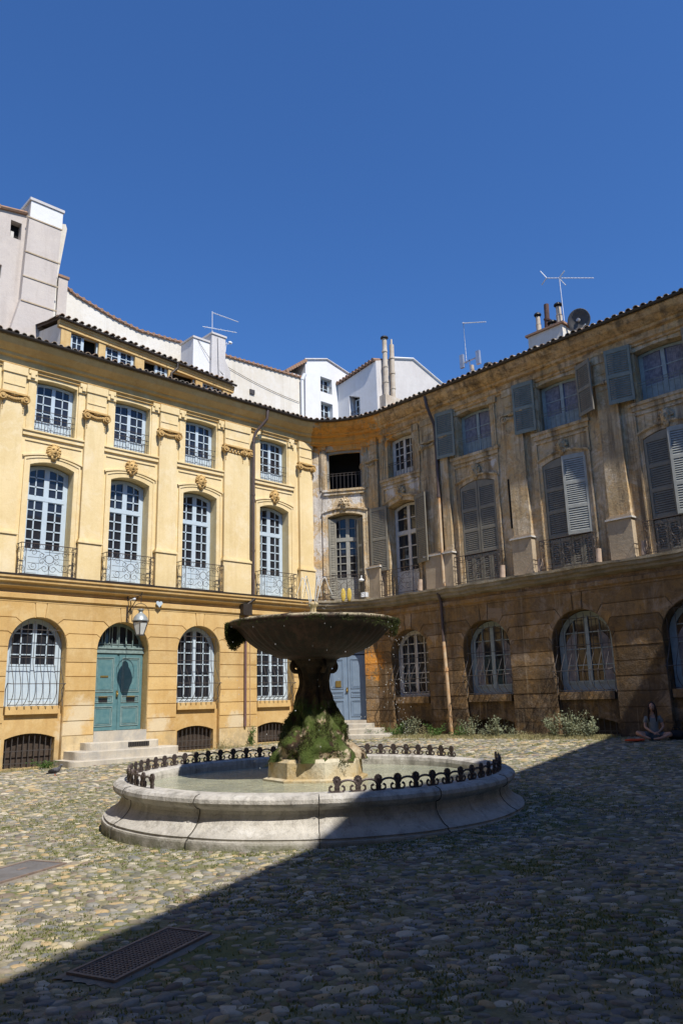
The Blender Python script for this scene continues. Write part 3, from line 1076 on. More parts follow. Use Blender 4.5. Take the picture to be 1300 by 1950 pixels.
def low_rail(X, c, w, parent, z0, h=0.66, y=0.40, mat='irong', n=13, label=None, fancy=True):
    b = MB()
    hw = w / 2
    for z in ((z0 + h, z0 + h * 0.70, z0 + h * 0.5) if fancy else (z0 + h, z0 + h * 0.86)):
        b.tube([(c - hw, y, z), (c + hw, y, z)], 0.010, 5, X)
    for i in range(n):
        x = c - hw + 2 * hw * (i + 0.5) / n
        b.tube([(x, y, z0 - 0.01), (x, y, z0 + h * (0.5 if fancy else 1))], 0.008, 4, X)
    if fancy:
        for i in range(4):
            x = c - hw + 2 * hw * (i + 0.5) / 4
            pts = spiral(x, z0 + h * 0.6, 0.10, 0.02, 0, 1.2, 12)
            b.tube([(p[0], y, p[1]) for p in pts], 0.006, 4, X)
            b.tube([(x - 0.1, y, z0 + h * 0.7), (x, y, z0 + h), (x + 0.1, y, z0 + h * 0.7)], 0.006, 4, X)
    return b.build('window_railing', mat, parent, label=label)

def volute_capital(X, c, w, parent, mat, y=0.33, z=10.05, volutes=2, decay=0):
    b = MB()
    # abacus
    b.box((c - w / 2 - 0.10, y - 0.10, z + 0.17), (c + w / 2 + 0.10, y + 0.05, z + 0.205), X)
    b.box((c - w / 2 - 0.06, y - 0.06, z + 0.205), (c + w / 2 + 0.06, y + 0.05, z + 0.24), X)
    cx = [c - w / 2 - 0.0, c + w / 2 + 0.0]
    if volutes == 3:
        cx.append(c + w / 2 - 0.28)
    if decay:
        cx = cx[:1] if decay == 2 else []
    for x in cx:
        s = -1 if x < c else 1
        for q, (r0, dep) in enumerate(((0.125, 0.06), (0.085, 0.10), (0.04, 0.14))):
            b.lathe([(r0, 0), (r0, dep)], (0, 0, 0), 14, lambda p, x=x, q=q: X((x + p[0], y - p[2], z + 0.06 + p[1])))
        pts = spiral(x, z + 0.06, 0.125, 0.02, PI / 2, -s * 1.6, 24)
        b.tube([(p[0], y - 0.10, p[1]) for p in pts], [0.02] * 15 + [0.014] * 10, 5, X)
        # side bolster
        b.lathe([(0.09, 0), (0.075, 0.05), (0.09, 0.10)], (0, 0, 0), 10, lambda p, x=x, s=s: X((x + s * 0.02 + s * p[2] * 0.6, y - 0.02 + p[0] * 0.6, z + 0.06 + p[1])))
        for i in range(4):   # bell flower drop
            b.sphere((x - s * 0.03, y - 0.01, z - 0.10 - 0.07 * i), (0.022 - 0.003 * i, 0.022, 0.025), X, 6, 4)
    n_ = 7 if decay != 1 else 0
    for i in range(n_):
        xx = c - w / 2 + 0.13 + (w - 0.26) * i / (n_ - 1)
        b.sphere((xx, y - 0.03, z + 0.07 - 0.03 * math.sin(PI * i / (n_ - 1))), (0.04, 0.05, 0.055), X, 7, 5)
    b.tube([(c - w / 2 + 0.08, y - 0.01, z + 0.0), (c, y - 0.01, z - 0.02), (c + w / 2 - 0.08, y - 0.01, z + 0.0)], 0.022, 5, X)
    b.sphere((c, y - 0.05, z + 0.19), (0.06, 0.06, 0.075), X, 8, 5)
    for s in (-1, 1):
        b.sphere((c + s * 0.07, y - 0.05, z + 0.16), (0.05, 0.05, 0.03), X, 6, 4)
    return b.build('pilaster_capital', mat, parent, smooth=False)

def pilaster(X, c, w, parent, mat, y=0.33, z0=5.06, pedestal=6.28, ztop=10.9, pmat=None, peddep=0.05):
    b = MB()
    b.box((c - w / 2, y, pedestal), (c + w / 2, y + 0.14, ztop), X)
    # framed block above the capital
    b.box((c - w / 2 + 0.02, y - 0.02, 10.30), (c + w / 2 - 0.02, y + 0.01, 10.335), X)
    b.box((c - w / 2 + 0.02, y - 0.02, 10.52), (c + w / 2 - 0.02, y + 0.01, 10.555), X)
    b.box((c - w / 2 - 0.03, y - 0.035, 10.88), (c + w / 2 + 0.03, y + 0.14, 11.12), X)
    o = b.build('pilaster', mat, parent)
    p = MB()
    p.box((c - w / 2 - 0.04, y - peddep, z0), (c + w / 2 + 0.04, y + 0.14, pedestal - 0.10), X)
    p.box((c - w / 2 - 0.075, y - peddep - 0.035, pedestal - 0.10), (c + w / 2 + 0.075, y + 0.14, pedestal - 0.06), X)
    p.box((c - w / 2 - 0.055, y - peddep - 0.015, pedestal - 0.06), (c + w / 2 + 0.055, y + 0.14, pedestal - 0.02), X)
    p.box((c - w / 2 - 0.02, y - 0.02, pedestal - 0.02), (c + w / 2 + 0.02, y + 0.14, pedestal + 0.03), X)
    p.build('pilaster_pedestal', pmat or mat, parent)
    return o

def mask(X, c, z, parent, mat, y=0.42, seed=0, worn=0.0, name='carved_mask'):
    rs = random.Random(seed)
    b = MB()
    # one lumpy face: displaced dome
    nu, nv = 26, 20
    vs = []
    def hgt(px, pz):
        e = 1 - (px / 0.145) ** 2 - (pz / 0.20) ** 2
        h_ = 0.13 * math.sqrt(max(0, e))
        def g_(x0, z0, sx, sz, a):
            return a * math.exp(-((px - x0) / sx) ** 2 - ((pz - z0) / sz) ** 2)
        h_ += g_(0, -0.01, 0.022, 0.055, 0.05) + g_(-0.055, 0.075, 0.04, 0.018, 0.025) + g_(0.055, 0.075, 0.04, 0.018, 0.025)
        h_ -= g_(-0.055, 0.038, 0.028, 0.02, 0.045) + g_(0.055, 0.038, 0.028, 0.02, 0.045) + g_(0, -0.085, 0.04, 0.016, 0.05)
        h_ += g_(0, -0.06, 0.05, 0.014, 0.018) + g_(0, -0.115, 0.045, 0.02, 0.025)
        return h_
    for j in range(nv + 1):
        for i in range(nu + 1):
            ux, uz = -1 + 2 * i / nu, -1 + 2 * j / nv
            px, pz = ux * math.sqrt(1 - uz * uz / 2) * 0.15, uz * math.sqrt(1 - ux * ux / 2) * 0.205
            h_ = hgt(px, pz) + worn * 0.03 * noise.noise(Vector((px * 14, pz * 14, seed)))
            vs.append(X((c + px, y - h_ - 0.02, z + pz)))
    b.add(vs, [(j * (nu + 1) + i, j * (nu + 1) + i + 1, (j + 1) * (nu + 1) + i + 1, (j + 1) * (nu + 1) + i) for j in range(nv) for i in range(nu)])
    for k in range(13):    # locks of hair and beard round the face
        a = -PI * 0.25 + 1.5 * PI * k / 12
        r_ = 0.175 + 0.02 * rs.random()
        a2 = a + rs.uniform(-0.2, 0.2)
        b.tube([(c + 0.12 * math.cos(a), y - 0.05, z + 0.15 * math.sin(a)), (c + r_ * math.cos(a2), y - 0.04, z + (r_ + 0.04) * math.sin(a2)), (c + (r_ + 0.025) * math.cos(a2 + 0.25), y - 0.01, z + (r_ + 0.03) * math.sin(a2 + 0.25))], [0.04, 0.035, 0.015], 6, X)
    for s in (-1, 0, 1):
        b.tube([(c + s * 0.05, y - 0.06, z - 0.13), (c + s * 0.05, y - 0.05, z - 0.21), (c + s * 0.02, y - 0.02, z - 0.29)], [0.045, 0.035, 0.012], 6, X)
    return b.build(name, mat, parent, smooth=True)

def surround(X, A, parent, mat, y=0.40, band=0.17, zbase=5.06, name='window_surround', lines=True):
    """raised plain band with a thin outer moulding round an opening"""
    b = MB()
    hole = A.outline(0.002, z0=zbase)
    o1 = A.outline(band, z0=zbase)
    def ring(outl, inn, y0, y1):
        n_ = len(outl)
        vs = [X((p[0], y0, p[1])) for p in outl] + [X((p[0], y0, p[1])) for p in inn] + [X((p[0], y1, p[1])) for p in outl] + [X((p[0], y1, p[1])) for p in inn]
        fs = []
        for i in range(1, n_):
            j = (i + 1) % n_
            fs += [(i, j, n_ + j, n_ + i), (2 * n_ + i, 2 * n_ + j, j, i), (n_ + i, n_ + j, 3 * n_ + j, 3 * n_ + i)]
        b.add(vs, fs)
    ring(o1, hole, y, y + 0.06)
    if lines:
        ring(A.outline(band + 0.035, z0=zbase), A.outline(band - 0.01, z0=zbase), y - 0.022, y + 0.06)
    return b.build(name, mat, parent)

def louvre(X, a0, a1, z0, z1, y, parent, mat, rails=2, topf=None, name='shutter', slat=0.062, label=None, missing=None, arch=None):
    """louvred shutter leaf lying in plane y between a0..a1, slats tilted"""
    b = MB()
    fw = 0.07
    t = 0.035
    tz = topf or (lambda a: z1)
    def bx(p, q): b.box(p, q, X)
    zc = min(tz(a0), tz(a1)) - 0.005
    b.add([X(p) for p in [(a0, y, z0), (a0 + fw, y, z0), (a0 + fw, y, tz(a0 + fw)), (a0, y, tz(a0)), (a0, y + t, z0), (a0 + fw, y + t, z0), (a0 + fw, y + t, tz(a0 + fw)), (a0, y + t, tz(a0))]], [(0, 1, 2, 3), (5, 4, 7, 6), (1, 5, 6, 2), (4, 0, 3, 7), (3, 2, 6, 7), (0, 4, 5, 1)])
    b.add([X(p) for p in [(a1 - fw, y, z0), (a1, y, z0), (a1, y, tz(a1)), (a1 - fw, y, tz(a1 - fw)), (a1 - fw, y + t, z0), (a1, y + t, z0), (a1, y + t, tz(a1)), (a1 - fw, y + t, tz(a1 - fw))]], [(0, 1, 2, 3), (5, 4, 7, 6), (1, 5, 6, 2), (4, 0, 3, 7), (3, 2, 6, 7), (0, 4, 5, 1)])
    zlow = min(tz(a0 + fw), tz(a1 - fw)) - 0.13
    n_ = 6
    xs_ = [a0 + fw + (a1 - a0 - 2 * fw) * i / n_ for i in range(n_ + 1)]
    vs = [X((x, y + 0.003, zlow)) for x in xs_] + [X((x, y + 0.003, tz(x))) for x in xs_] + [X((x, y + t - 0.003, zlow)) for x in xs_] + [X((x, y + t - 0.003, tz(x))) for x in xs_]
    m_ = n_ + 1
    fs = []
    for i in range(n_):
        fs += [(i, i + 1, m_ + i + 1, m_ + i), (2 * m_ + i + 1, 2 * m_ + i, 3 * m_ + i, 3 * m_ + i + 1), (m_ + i, m_ + i + 1, 3 * m_ + i + 1, 3 * m_ + i), (i + 1, i, 2 * m_ + i, 2 * m_ + i + 1)]
    b.add(vs, fs)
    zs_ = [z0 + 0.10]
    for k in range(1, rails + 1):
        zs_.append(z0 + 0.10 + (zlow - z0 - 0.10) * k / (rails + 1))
    zs_.append(zlow)
    bx((a0 + fw, y + 0.003, z0), (a1 - fw, y + t - 0.003, z0 + 0.10))
    for k in range(1, rails + 1):
        bx((a0 + fw, y + 0.002, zs_[k] - 0.05), (a1 - fw, y + t - 0.002, zs_[k] + 0.05))
    for k in range(rails + 1):
        s0 = zs_[k] + (0.05 if k else 0)
        s1 = zs_[k + 1] - (0.05 if k < rails else 0)
        n2 = max(2, int((s1 - s0) / slat))
        for i in range(n2):
            z = s0 + (s1 - s0) * (i + 0.5) / n2
            if missing and missing[0] < z < missing[1]:
                continue
            h_ = (s1 - s0) / n2 * 0.52
            b.add([X(p) for p in [(a0 + fw - 0.01, y + 0.004, z - h_), (a1 - fw + 0.01, y + 0.004, z - h_), (a1 - fw + 0.01, y + t - 0.006, z + h_ * 0.7), (a0 + fw - 0.01, y + t - 0.006, z + h_ * 0.7),
                                  (a0 + fw - 0.01, y + 0.010, z - h_), (a1 - fw + 0.01, y + 0.010, z - h_), (a1 - fw + 0.01, y + t, z + h_ * 0.7), (a0 + fw - 0.01, y + t, z + h_ * 0.7)]],
                  [(0, 1, 2, 3), (5, 4, 7, 6), (0, 4, 5, 1), (3, 2, 6, 7)])
    return b.build(name, mat, parent, label=label)

def hinged(X, ah, yh, ang):
    """frame transform: a leaf whose hinge is at (ah,yh) swings by ang (0 = flat in wall plane pointing +a)"""
    c_, s_ = math.cos(ang), math.sin(ang)
    return lambda p: X((ah + p[0] * c_ - p[1] * s_ * 1.0, yh + p[0] * s_ + p[1] * c_, p[2]))

def tiles(pts_fn, n, slope_len, rise, parent, seed, rad=0.085, name='tiles'):
    """rows of barrel tiles; pts_fn(i) -> (eave point, inward unit vector)"""
    b = MB()
    rs = random.Random(seed)
    for i in range(n):
        P, D, Z = pts_fn(i)
        side = Vector((-D.y, D.x, 0))
        steps = max(2, int(slope_len / 0.38))
        for k in range(steps):
            s0 = k * 0.38 - 0.02 + rs.uniform(-0.03, 0.03)
            L_ = 0.42
            j = rs.uniform(-0.022, 0.022)
            zj = rs.uniform(-0.016, 0.020)
            rj = rs.uniform(0.88, 1.10)
            vs = []
            for q, (d, r_) in enumerate(((s0, rad * 1.04), (s0 + L_, rad * 0.86))):
                zz = Z + d * rise + (0.018 if q == 0 else 0.0) + zj
                for m_ in range(7):
                    a = PI * m_ / 6
                    for rr in (r_ * rj, r_ * rj - 0.016):
                        p = Vector((P.x, P.y, 0)) + D * d + side * (math.cos(a) * rr + j)
                        vs.append((p.x, p.y, zz + math.sin(a) * rr * 0.95))
            fs = []
            for m_ in range(6):
                a, c_ = m_ * 2, (m_ + 1) * 2
                fs += [(a, c_, 14 + c_, 14 + a), (a + 1, 14 + a + 1, 14 + c_ + 1, c_ + 1), (a, a + 1, c_ + 1, c_)]
            b.add(vs, fs)
    return b.build(name, 'tile', parent)

# ------------------------------------------------------------------ the yellow building (left wing)
YB = thing('apartment_building', 'sunlit yellow three storey townhouse wing with ochre rusticated ground floor and pale blue windows', 'building', (2, 0.45, 0))
C_L = [-0.43, 2.05, 4.60, 7.73]
# upper wall with openings
def upper_wall(X, a0, a1, cs, fw, uw, parent, mat, y=0.45, ztop=11.3, skipu=(), fz=8.30, uz=(9.33, 10.86), split=None):
    holes = []
    for c in cs:
        A = Arch(c, fw, 5.10, fz, 0.15, 'seg', 10)
        U = Arch(c, uw, uz[0], uz[1] + 0.05, 0.05, 'seg', 8)
        holes += [A.outline(), U.outline()]
    w = MB()
    # piece per bay keeps the tessellation clean
    bounds = [a0] + [(p + q) / 2 for p, q in zip(cs, cs[1:])] + [a1]
    for i, c in enumerate(cs):
        w.prism([(bounds[i], 5.0), (bounds[i + 1], 5.0), (bounds[i + 1], ztop), (bounds[i], ztop)], y, y + 0.5, X, holes=holes[2 * i:2 * i + 2])
    return w.build('upper_wall', mat, parent)
c1u, c2u = corners(0.45)
upper_wall(LX, AL0, c1u.x, C_L, 1.30, 1.22, YB, 'yel')
# ground floor
N_L = [Arch(-0.55, 1.60, -0.6, 3.15, 0.81, 'round', 18), Arch(1.98, 1.64, -0.6, 3.13, 0.82, 'round', 18), Arch(4.58, 1.56, -0.6, 3.17, 0.79, 'round', 18), Arch(7.64, 1.58, -0.6, 3.15, 0.80, 'round', 18)]
c1g, c2g = corners(0.3)
ground_storey(LX, AL0, c1g.x, N_L, 'ochre', 'ochre_pale', YB, seed=1)
lab = {0: None}
for i in (0, 2, 3):
    A = N_L[i]
    apron(LX, A, YB, 'ochre', gzv=gz(A.c, 0.3) + 0.06)
    WA = Arch(A.c, A.w - 0.04, 1.60, 3.15, 0.80, 'round', 18)
    casement(LX, WA, 0.60, 'frame', YB, cols=2, rows=4 if i == 0 else 6, panel=0.95 if i == 0 else 0.0, bar=0.03, leaf_gap=0.12, arch_frame=0.13)
    belly_grille(LX, A, YB, n=8)
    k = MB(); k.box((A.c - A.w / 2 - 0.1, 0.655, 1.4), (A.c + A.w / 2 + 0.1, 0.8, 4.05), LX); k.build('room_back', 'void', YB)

# teal door
def double_door(X, A, parent, mat, y, z0, zt, panel_y=0.02, fan_mat='frame', pale=None, label=None, moved=0.0, letter=True):
    d = MB()
    hw = A.w / 2 - 0.01
    d.box((A.c - hw, y, z0), (A.c + hw, y + 0.06, zt), X)
    for s in (-1, 1):
        x0, x1 = sorted((s * 0.035, s * (hw - 0.03)))
        d.box((A.c + x0, y - 0.025, z0 + 0.01), (A.c + x1, y + 0.01, zt - 0.01), X)
    o = d.build('door', mat, parent, label=label)
    p = MB()
    rows = [(z0 + 0.12, z0 + 0.68), (z0 + 0.78, z0 + 0.98), (z0 + 1.08, zt - 0.12)]
    for s in (-1, 1):
        x0, x1 = sorted((s * 0.13, s * (hw - 0.11)))
        for (a, b_) in rows:
            # moulding ring and raised field
            for (e, yy, t) in ((0.0, 0.042, 0.022), (0.05, 0.034, 0.015)):
                for bb in (((x0 + e, a + e), (x1 - e, a + e + t)), ((x0 + e, b_ - e - t), (x1 - e, b_ - e)), ((x0 + e, a + e + t), (x0 + e + t, b_ - e - t)), ((x1 - e - t, a + e + t), (x1 - e, b_ - e - t))):
                    p.box((A.c + bb[0][0], y - yy, bb[0][1]), (A.c + bb[1][0], y - 0.02, bb[1][1]), X)
            if b_ - a > 0.3:
                q = MB(); q.box((A.c + x0 + 0.08, y - 0.031, a + 0.08), (A.c + x1 - 0.08, y - 0.02, b_ - 0.08), X); q.build('panel', mat, o)
    p.build('moulding', pale or mat, o)
    h = MB()
    h.box((A.c - 0.03, y - 0.06, z0 + 0.95), (A.c + 0.02, y - 0.02, z0 + 1.12), X)
    h.sphere((A.c - 0.005, y - 0.075, z0 + 1.02), 0.03, X, 8, 6)
    h.build('handle', 'brass', o)
    if letter:
        lb = MB()
        for s in (-1, 1):
            x = A.c + s * (hw / 2 + 0.03)
            lb.box((x - 0.13, y - 0.05, z0 + 0.80), (x + 0.13, y - 0.02, z0 + 0.86), X)
            lb.box((x - 0.14, y - 0.065, z0 + 0.90), (x + 0.14, y - 0.02, z0 + 0.925), X)
        lb.build('letter_slot', 'black', o)
        lp = MB()
        for s in (-1, 1):
            x = A.c + s * (hw / 2 + 0.03)
            lp.box((x - 0.13, y - 0.055, z0 + 0.935), (x + 0.13, y - 0.02, z0 + 0.965), X)
        x = A.c - hw / 2 - 0.02
        lp.box((x - 0.12, y - 0.045, z0 + 1.50), (x + 0.12, y - 0.02, z0 + 1.55), X)
        lp.build('letter_flap', 'brass', o)
    return o
D = N_L[1]
double_door(LX, D, YB, 'teal', 0.62, 0.86, 3.06, pale='tealp', label='teal double door with worn pale mouldings')
tr = MB()
tr.box((D.c - 0.81, 0.56, 3.06), (D.c + 0.81, 0.70, 3.13), LX)
tr.box((D.c - 0.81, 0.58, 3.13), (D.c + 0.81, 0.70, 3.19), LX)
tr.box((D.c - 0.81, 0.55, 3.19), (D.c + 0.81, 0.70, 3.235), LX)
tr.build('door_transom', 'tealp', YB)
FA = Arch(D.c, 1.62, 3.235, 3.24, 0.70, 'round', 16)
fl = casement(LX, FA, 0.66, 'tealp', YB, cols=3, rows=1, bar=0.03, arch_frame=0.08, name='fanlight')
gb = MB()
for i in range(7):
    x = -0.66 + 0.22 * i
    gb.tube([(D.c + x, 0.6, 3.23), (D.c + x, 0.6, FA.top(x) - 0.03)], 0.011, 5, LX)
gb.build('bars', 'tealp', fl)
rb = MB(); rb.box((D.c - 0.9, 0.70, 0.7), (D.c + 0.9, 0.8, 4.0), LX); rb.build('room_back', 'void', YB)
rv = MB(); rv.box((D.c - 0.82, 0.44, 0.60), (D.c + 0.82, 0.74, 0.858), LX); rv.build('threshold', 'step', YB)

def steps_fan(cx, X, levels, parent, mat='step'):
    """rounded-front steps: levels (halfwidth, depth front y, z0, z1)"""
    for (hw, yf, z0, z1) in levels:
        b = MB()
        pts = []
        n_ = 8
        rr = 0.28
        pts.append((cx - hw, 0.26))
        for i in range(n_ + 1):
            t = PI + (PI / 2) * i / n_
            pts.append((cx - hw + rr + rr * math.cos(t), yf + rr + rr * math.sin(t)))
        for i in range(n_ + 1):
            t = 1.5 * PI + (PI / 2) * i / n_
            pts.append((cx + hw - rr + rr * math.cos(t), yf + rr + rr * math.sin(t)))
        pts.append((cx + hw, 0.26))
        n2 = len(pts)
        nose = 0.02
        vs = [X((p[0], p[1], z0)) for p in pts] + [X((p[0], p[1], z1 - 0.02)) for p in pts] + [X((p[0] * 1.0, p[1] + 0.015, z1)) for p in pts]
        fs = [tuple(range(2 * n2, 3 * n2))]
        for i in range(n2):
            j = (i + 1) % n2
            fs += [(i, j, n2 + j, n2 + i), (n2 + i, n2 + j, 2 * n2 + j, 2 * n2 + i)]
        b.add(vs, fs)
        b.build('step', mat, parent)
ST = thing('doorstep', 'three pale rounded stone steps below the teal door', 'steps', (1.98, -0.3, 0.05))
steps_fan(1.9, LX, [(1.85, -0.92, -0.2, 0.17), (1.58, -0.60, -0.2, 0.38), (1.12, -0.26, -0.2, 0.58)], ST)
sv = MB()
sv.box((1.95, -0.268, 0.42), (2.6, -0.255, 0.55), LX)
sv.build('vent_grille', 'black', ST)
sb = MB()
for i in range(9):
    sb.box((1.98 + i * 0.07, -0.28, 0.42), (2.0 + i * 0.07, -0.262, 0.55), LX)
sb.build('vent_bar', 'irong', ST)
tr = MB(); tr.box((D.c - 0.82, 0.26, 0.575), (D.c + 0.82, 0.5, 0.858), LX); tr.build('top_step', 'step', ST)

for i, c in enumerate(C_L):
    A = Arch(c, 1.30, 5.10, 8.30, 0.15, 'seg', 10)
    surround(LX, A, YB, 'yel', y=0.42, band=0.14)
    WA = Arch(c, 1.28, 5.10, 8.27, 0.15, 'seg', 10)
    casement(LX, WA, 0.78, 'frame', YB, cols=2, rows=5, panel=0.72, transom=7.42, bar=0.035, leaf_gap=0.15, arch_frame=0.10, name='french_window', hrows=3)
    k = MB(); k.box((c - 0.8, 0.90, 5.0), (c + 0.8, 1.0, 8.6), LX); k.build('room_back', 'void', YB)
    balcony_rail(LX, c - 0.06, 1.58, YB)
    U = Arch(c, 1.20, 9.33, 10.88, 0.05, 'seg', 8)
    casement(LX, U, 0.72, 'frame', YB, cols=2, rows=4, panel=0.32, bar=0.03, leaf_gap=0.11, arch_frame=0.08)
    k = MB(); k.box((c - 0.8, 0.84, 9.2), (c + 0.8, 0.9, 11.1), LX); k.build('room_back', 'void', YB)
    low_rail(LX, c, 1.22, YB, 9.34, y=0.50)
    mask(LX, c, 8.78, YB, 'cap', y=0.42, seed=i)
    # arch hood moulding, panel and sill
    t = MB()
    pts = [(c + x, 0.41, 8.50 + 0.15 * (1 - (x / 0.88) ** 2)) for x in [(-0.88 + 1.76 * q / 12) for q in range(13)]]
    for p_, q_ in zip(pts, pts[1:]):
        t.add([LX(v) for v in [(p_[0], 0.385, p_[2]), (q_[0], 0.385, q_[2]), (q_[0], 0.385, q_[2] + 0.05), (p_[0], 0.385, p_[2] + 0.05), (p_[0], 0.46, p_[2]), (q_[0], 0.46, q_[2]), (q_[0], 0.46, q_[2] + 0.05), (p_[0], 0.46, p_[2] + 0.05)]],
              [(0, 1, 2, 3), (4, 5, 1, 0), (3, 2, 6, 7)])
    t.box((c - 0.84, 0.42, 9.00), (c + 0.84, 0.46, 9.03), LX)
    t.build('hood_moulding', 'yel', YB)
    s = MB()
    s.box((c - 0.93, 0.39, 9.15), (c + 0.93, 0.5, 9.20), LX)
    s.box((c - 0.95, 0.36, 9.28), (c + 0.95, 0.62, 9.325), LX)
    s.box((c - 0.93, 0.40, 9.20), (c + 0.93, 0.5, 9.28), LX)
    s.build('window_sill', 'yel', YB)
    # side strips and consoles of the upper window
    for sg in (-1, 1):
        s = MB()
        x0, x1 = sorted((c + sg * 0.66, c + sg * 0.86))
        s.box((x0, 0.42, 9.33), (x1, 0.5, 10.82), LX)
        x0, x1 = sorted((c + sg * 0.63, c + sg * 0.93))
        s.box((x0, 0.37, 10.82), (x1, 0.5, 11.0), LX)
        s.box((x0 + 0.03, 0.34, 11.0), (x1 - 0.03, 0.5, 11.12), LX)
        s.box((x0 + 0.09, 0.325, 10.88), (x1 - 0.09, 0.4, 11.05), LX)
        s.build('window_console', 'yel', YB)

for (c, w, vo) in ((-1.72, 0.64, 2), (0.77, 0.63, 2), (3.30, 0.65, 2), (6.03, 1.06, 3), (9.17, 0.62, 2)):
    pilaster(LX, c, w, YB, 'yel')
    volute_capital(LX, c, w, YB, 'cap', volutes=vo)

EAVE = [(0.47, 11.05), (0.40, 11.06), (0.40, 11.12), (0.34, 11.16), (0.34, 11.34), (0.24, 11.38), (0.22, 11.46), (0.17, 11.48), (0.02, 11.62), (-0.02, 11.70), (-0.06, 11.78), (-0.06, 11.84), (0.6, 11.86)]
LEDGE = [(0.32, 4.35), (0.27, 4.36), (0.27, 4.41), (0.22, 4.45), (0.22, 4.57), (0.29, 4.60), (0.29, 4.70), (0.13, 4.76), (0.13, 4.83), (0.05, 4.87), (0.04, 4.95), (0.0, 4.97), (0.0, 5.04), (0.5, 5.07)]
sweep(EAVE, 0, SPLIT).build('eave_cornice', 'ochre', YB)
sweep(LEDGE, 0, SPLIT).build('ledge_cornice', 'ochre', YB)
sweep([(-0.012, 5.03), (-0.016, 5.075), (0.45, 5.10)], 0, SPLIT).build('ledge_flashing', 'zinc', YB)
def gutter(i0, i1, parent, yc=-0.10, zc=11.875, r_=0.07):
    prof = [(yc - r_ * math.cos(t), zc - r_ * math.sin(t)) for t in [PI * k / 6 for k in range(7)]]
    prof += [(yc + r_ - 0.012, zc), (yc - r_ + 0.012, zc - 0.01)]
    b = sweep(prof, i0, i1)
    b.build('gutter', 'zinc', parent, smooth=False)
gutter(0, SPLIT, YB)

# roofs of both wings: sheet under the tiles, then barrel tiles
def roofsheet(i0, i1, parent, depth, rise=0.24):
    b = sweep([(-0.08, 11.86), (0.4, 11.86 + 0.48 * rise), (0.4 + depth, 11.86 + (0.48 + depth) * rise)], i0, i1, T=0.4)
    b.build('roof', 'tileh', parent)
roofsheet(0, SPLIT, YB, 4.0)
def eave_pts():
    P = path(-0.14)
    D_ = []
    acc = []
    tot = 0
    for a, c in zip(P, P[1:]):
        L_ = (c - a).length
        n_ = L_
        acc.append((tot, a, c, L_))
        tot += L_
    out = []
    s = 0.1
    while s < tot - 0.1:
        for (t0, a, c, L_) in acc:
            if t0 <= s <= t0 + L_ and L_ > 1e-6:
                p = a.lerp(c, (s - t0) / L_)
                t = (c - a) / L_
                out.append((p, t))
                break
        s += 0.215
    # smooth tangents
    res = []
    for i, (p, t) in enumerate(out):
        tt = Vector((0, 0))
        for k in range(-3, 4):
            tt += out[min(len(out) - 1, max(0, i + k))][1]
        tt.normalize()
        res.append((Vector((p.x, p.y, 0)), Vector((-tt.y, tt.x, 0))))
    return res
EP = eave_pts()
EL = [e for e in EP if e[0].x < 9.5 and e[0].y > -0.2]
ER = [e for e in EP if not (e[0].x < 9.5 and e[0].y > -0.2)]
tiles(lambda i: (EL[i][0], EL[i][1], 11.865), len(EL), 1.7, 0.24, YB, 5, rad=0.078)
# downpipe of the yellow wing
dp = MB()
dp.tube([(7.05, -0.08, 11.8), (7.03, -0.06, 11.45), (6.72, 0.2, 10.95), (6.66, 0.24, 10.7), (6.66, 0.24, 5.08)], 0.055, 8, LX)
for z in (10.55, 8.6, 6.6):
    dp.tube([(6.66, 0.24, z), (6.66, 0.24, z + 0.07)], 0.066, 8, LX)
dp.build('downpipe', 'pipebrown', YB)
dp = MB()
dp.tube([(6.28, 0.2, 4.45), (6.33, 0.22, 4.25), (6.33, 0.22, 0.8)], 0.042, 7, LX)
dp.build('downpipe', 'pipemauve', YB)
hd_ = MB(); hd_.box((6.10, 0.03, 4.38), (6.46, 0.24, 4.75), LX); hd_.tube([(6.28, 0.1, 4.7), (6.5, 0.0, 4.9), (6.66, 0.1, 5.02)], 0.045, 7, LX); hd_.build('hopper', 'zinc', YB)
cb = MB()
cb.tube([(6.53, 0.262, 4.36), (6.56, 0.262, 0.25)], 0.012, 5, LX)
cb.tube([(a, 0.262, 4.62 + 0.03 * math.sin(a * 1.3)) for a in [-6 + 0.5 * i for i in range(24)]], 0.009, 4, LX)
cb.build('cable', 'pipecream', YB)

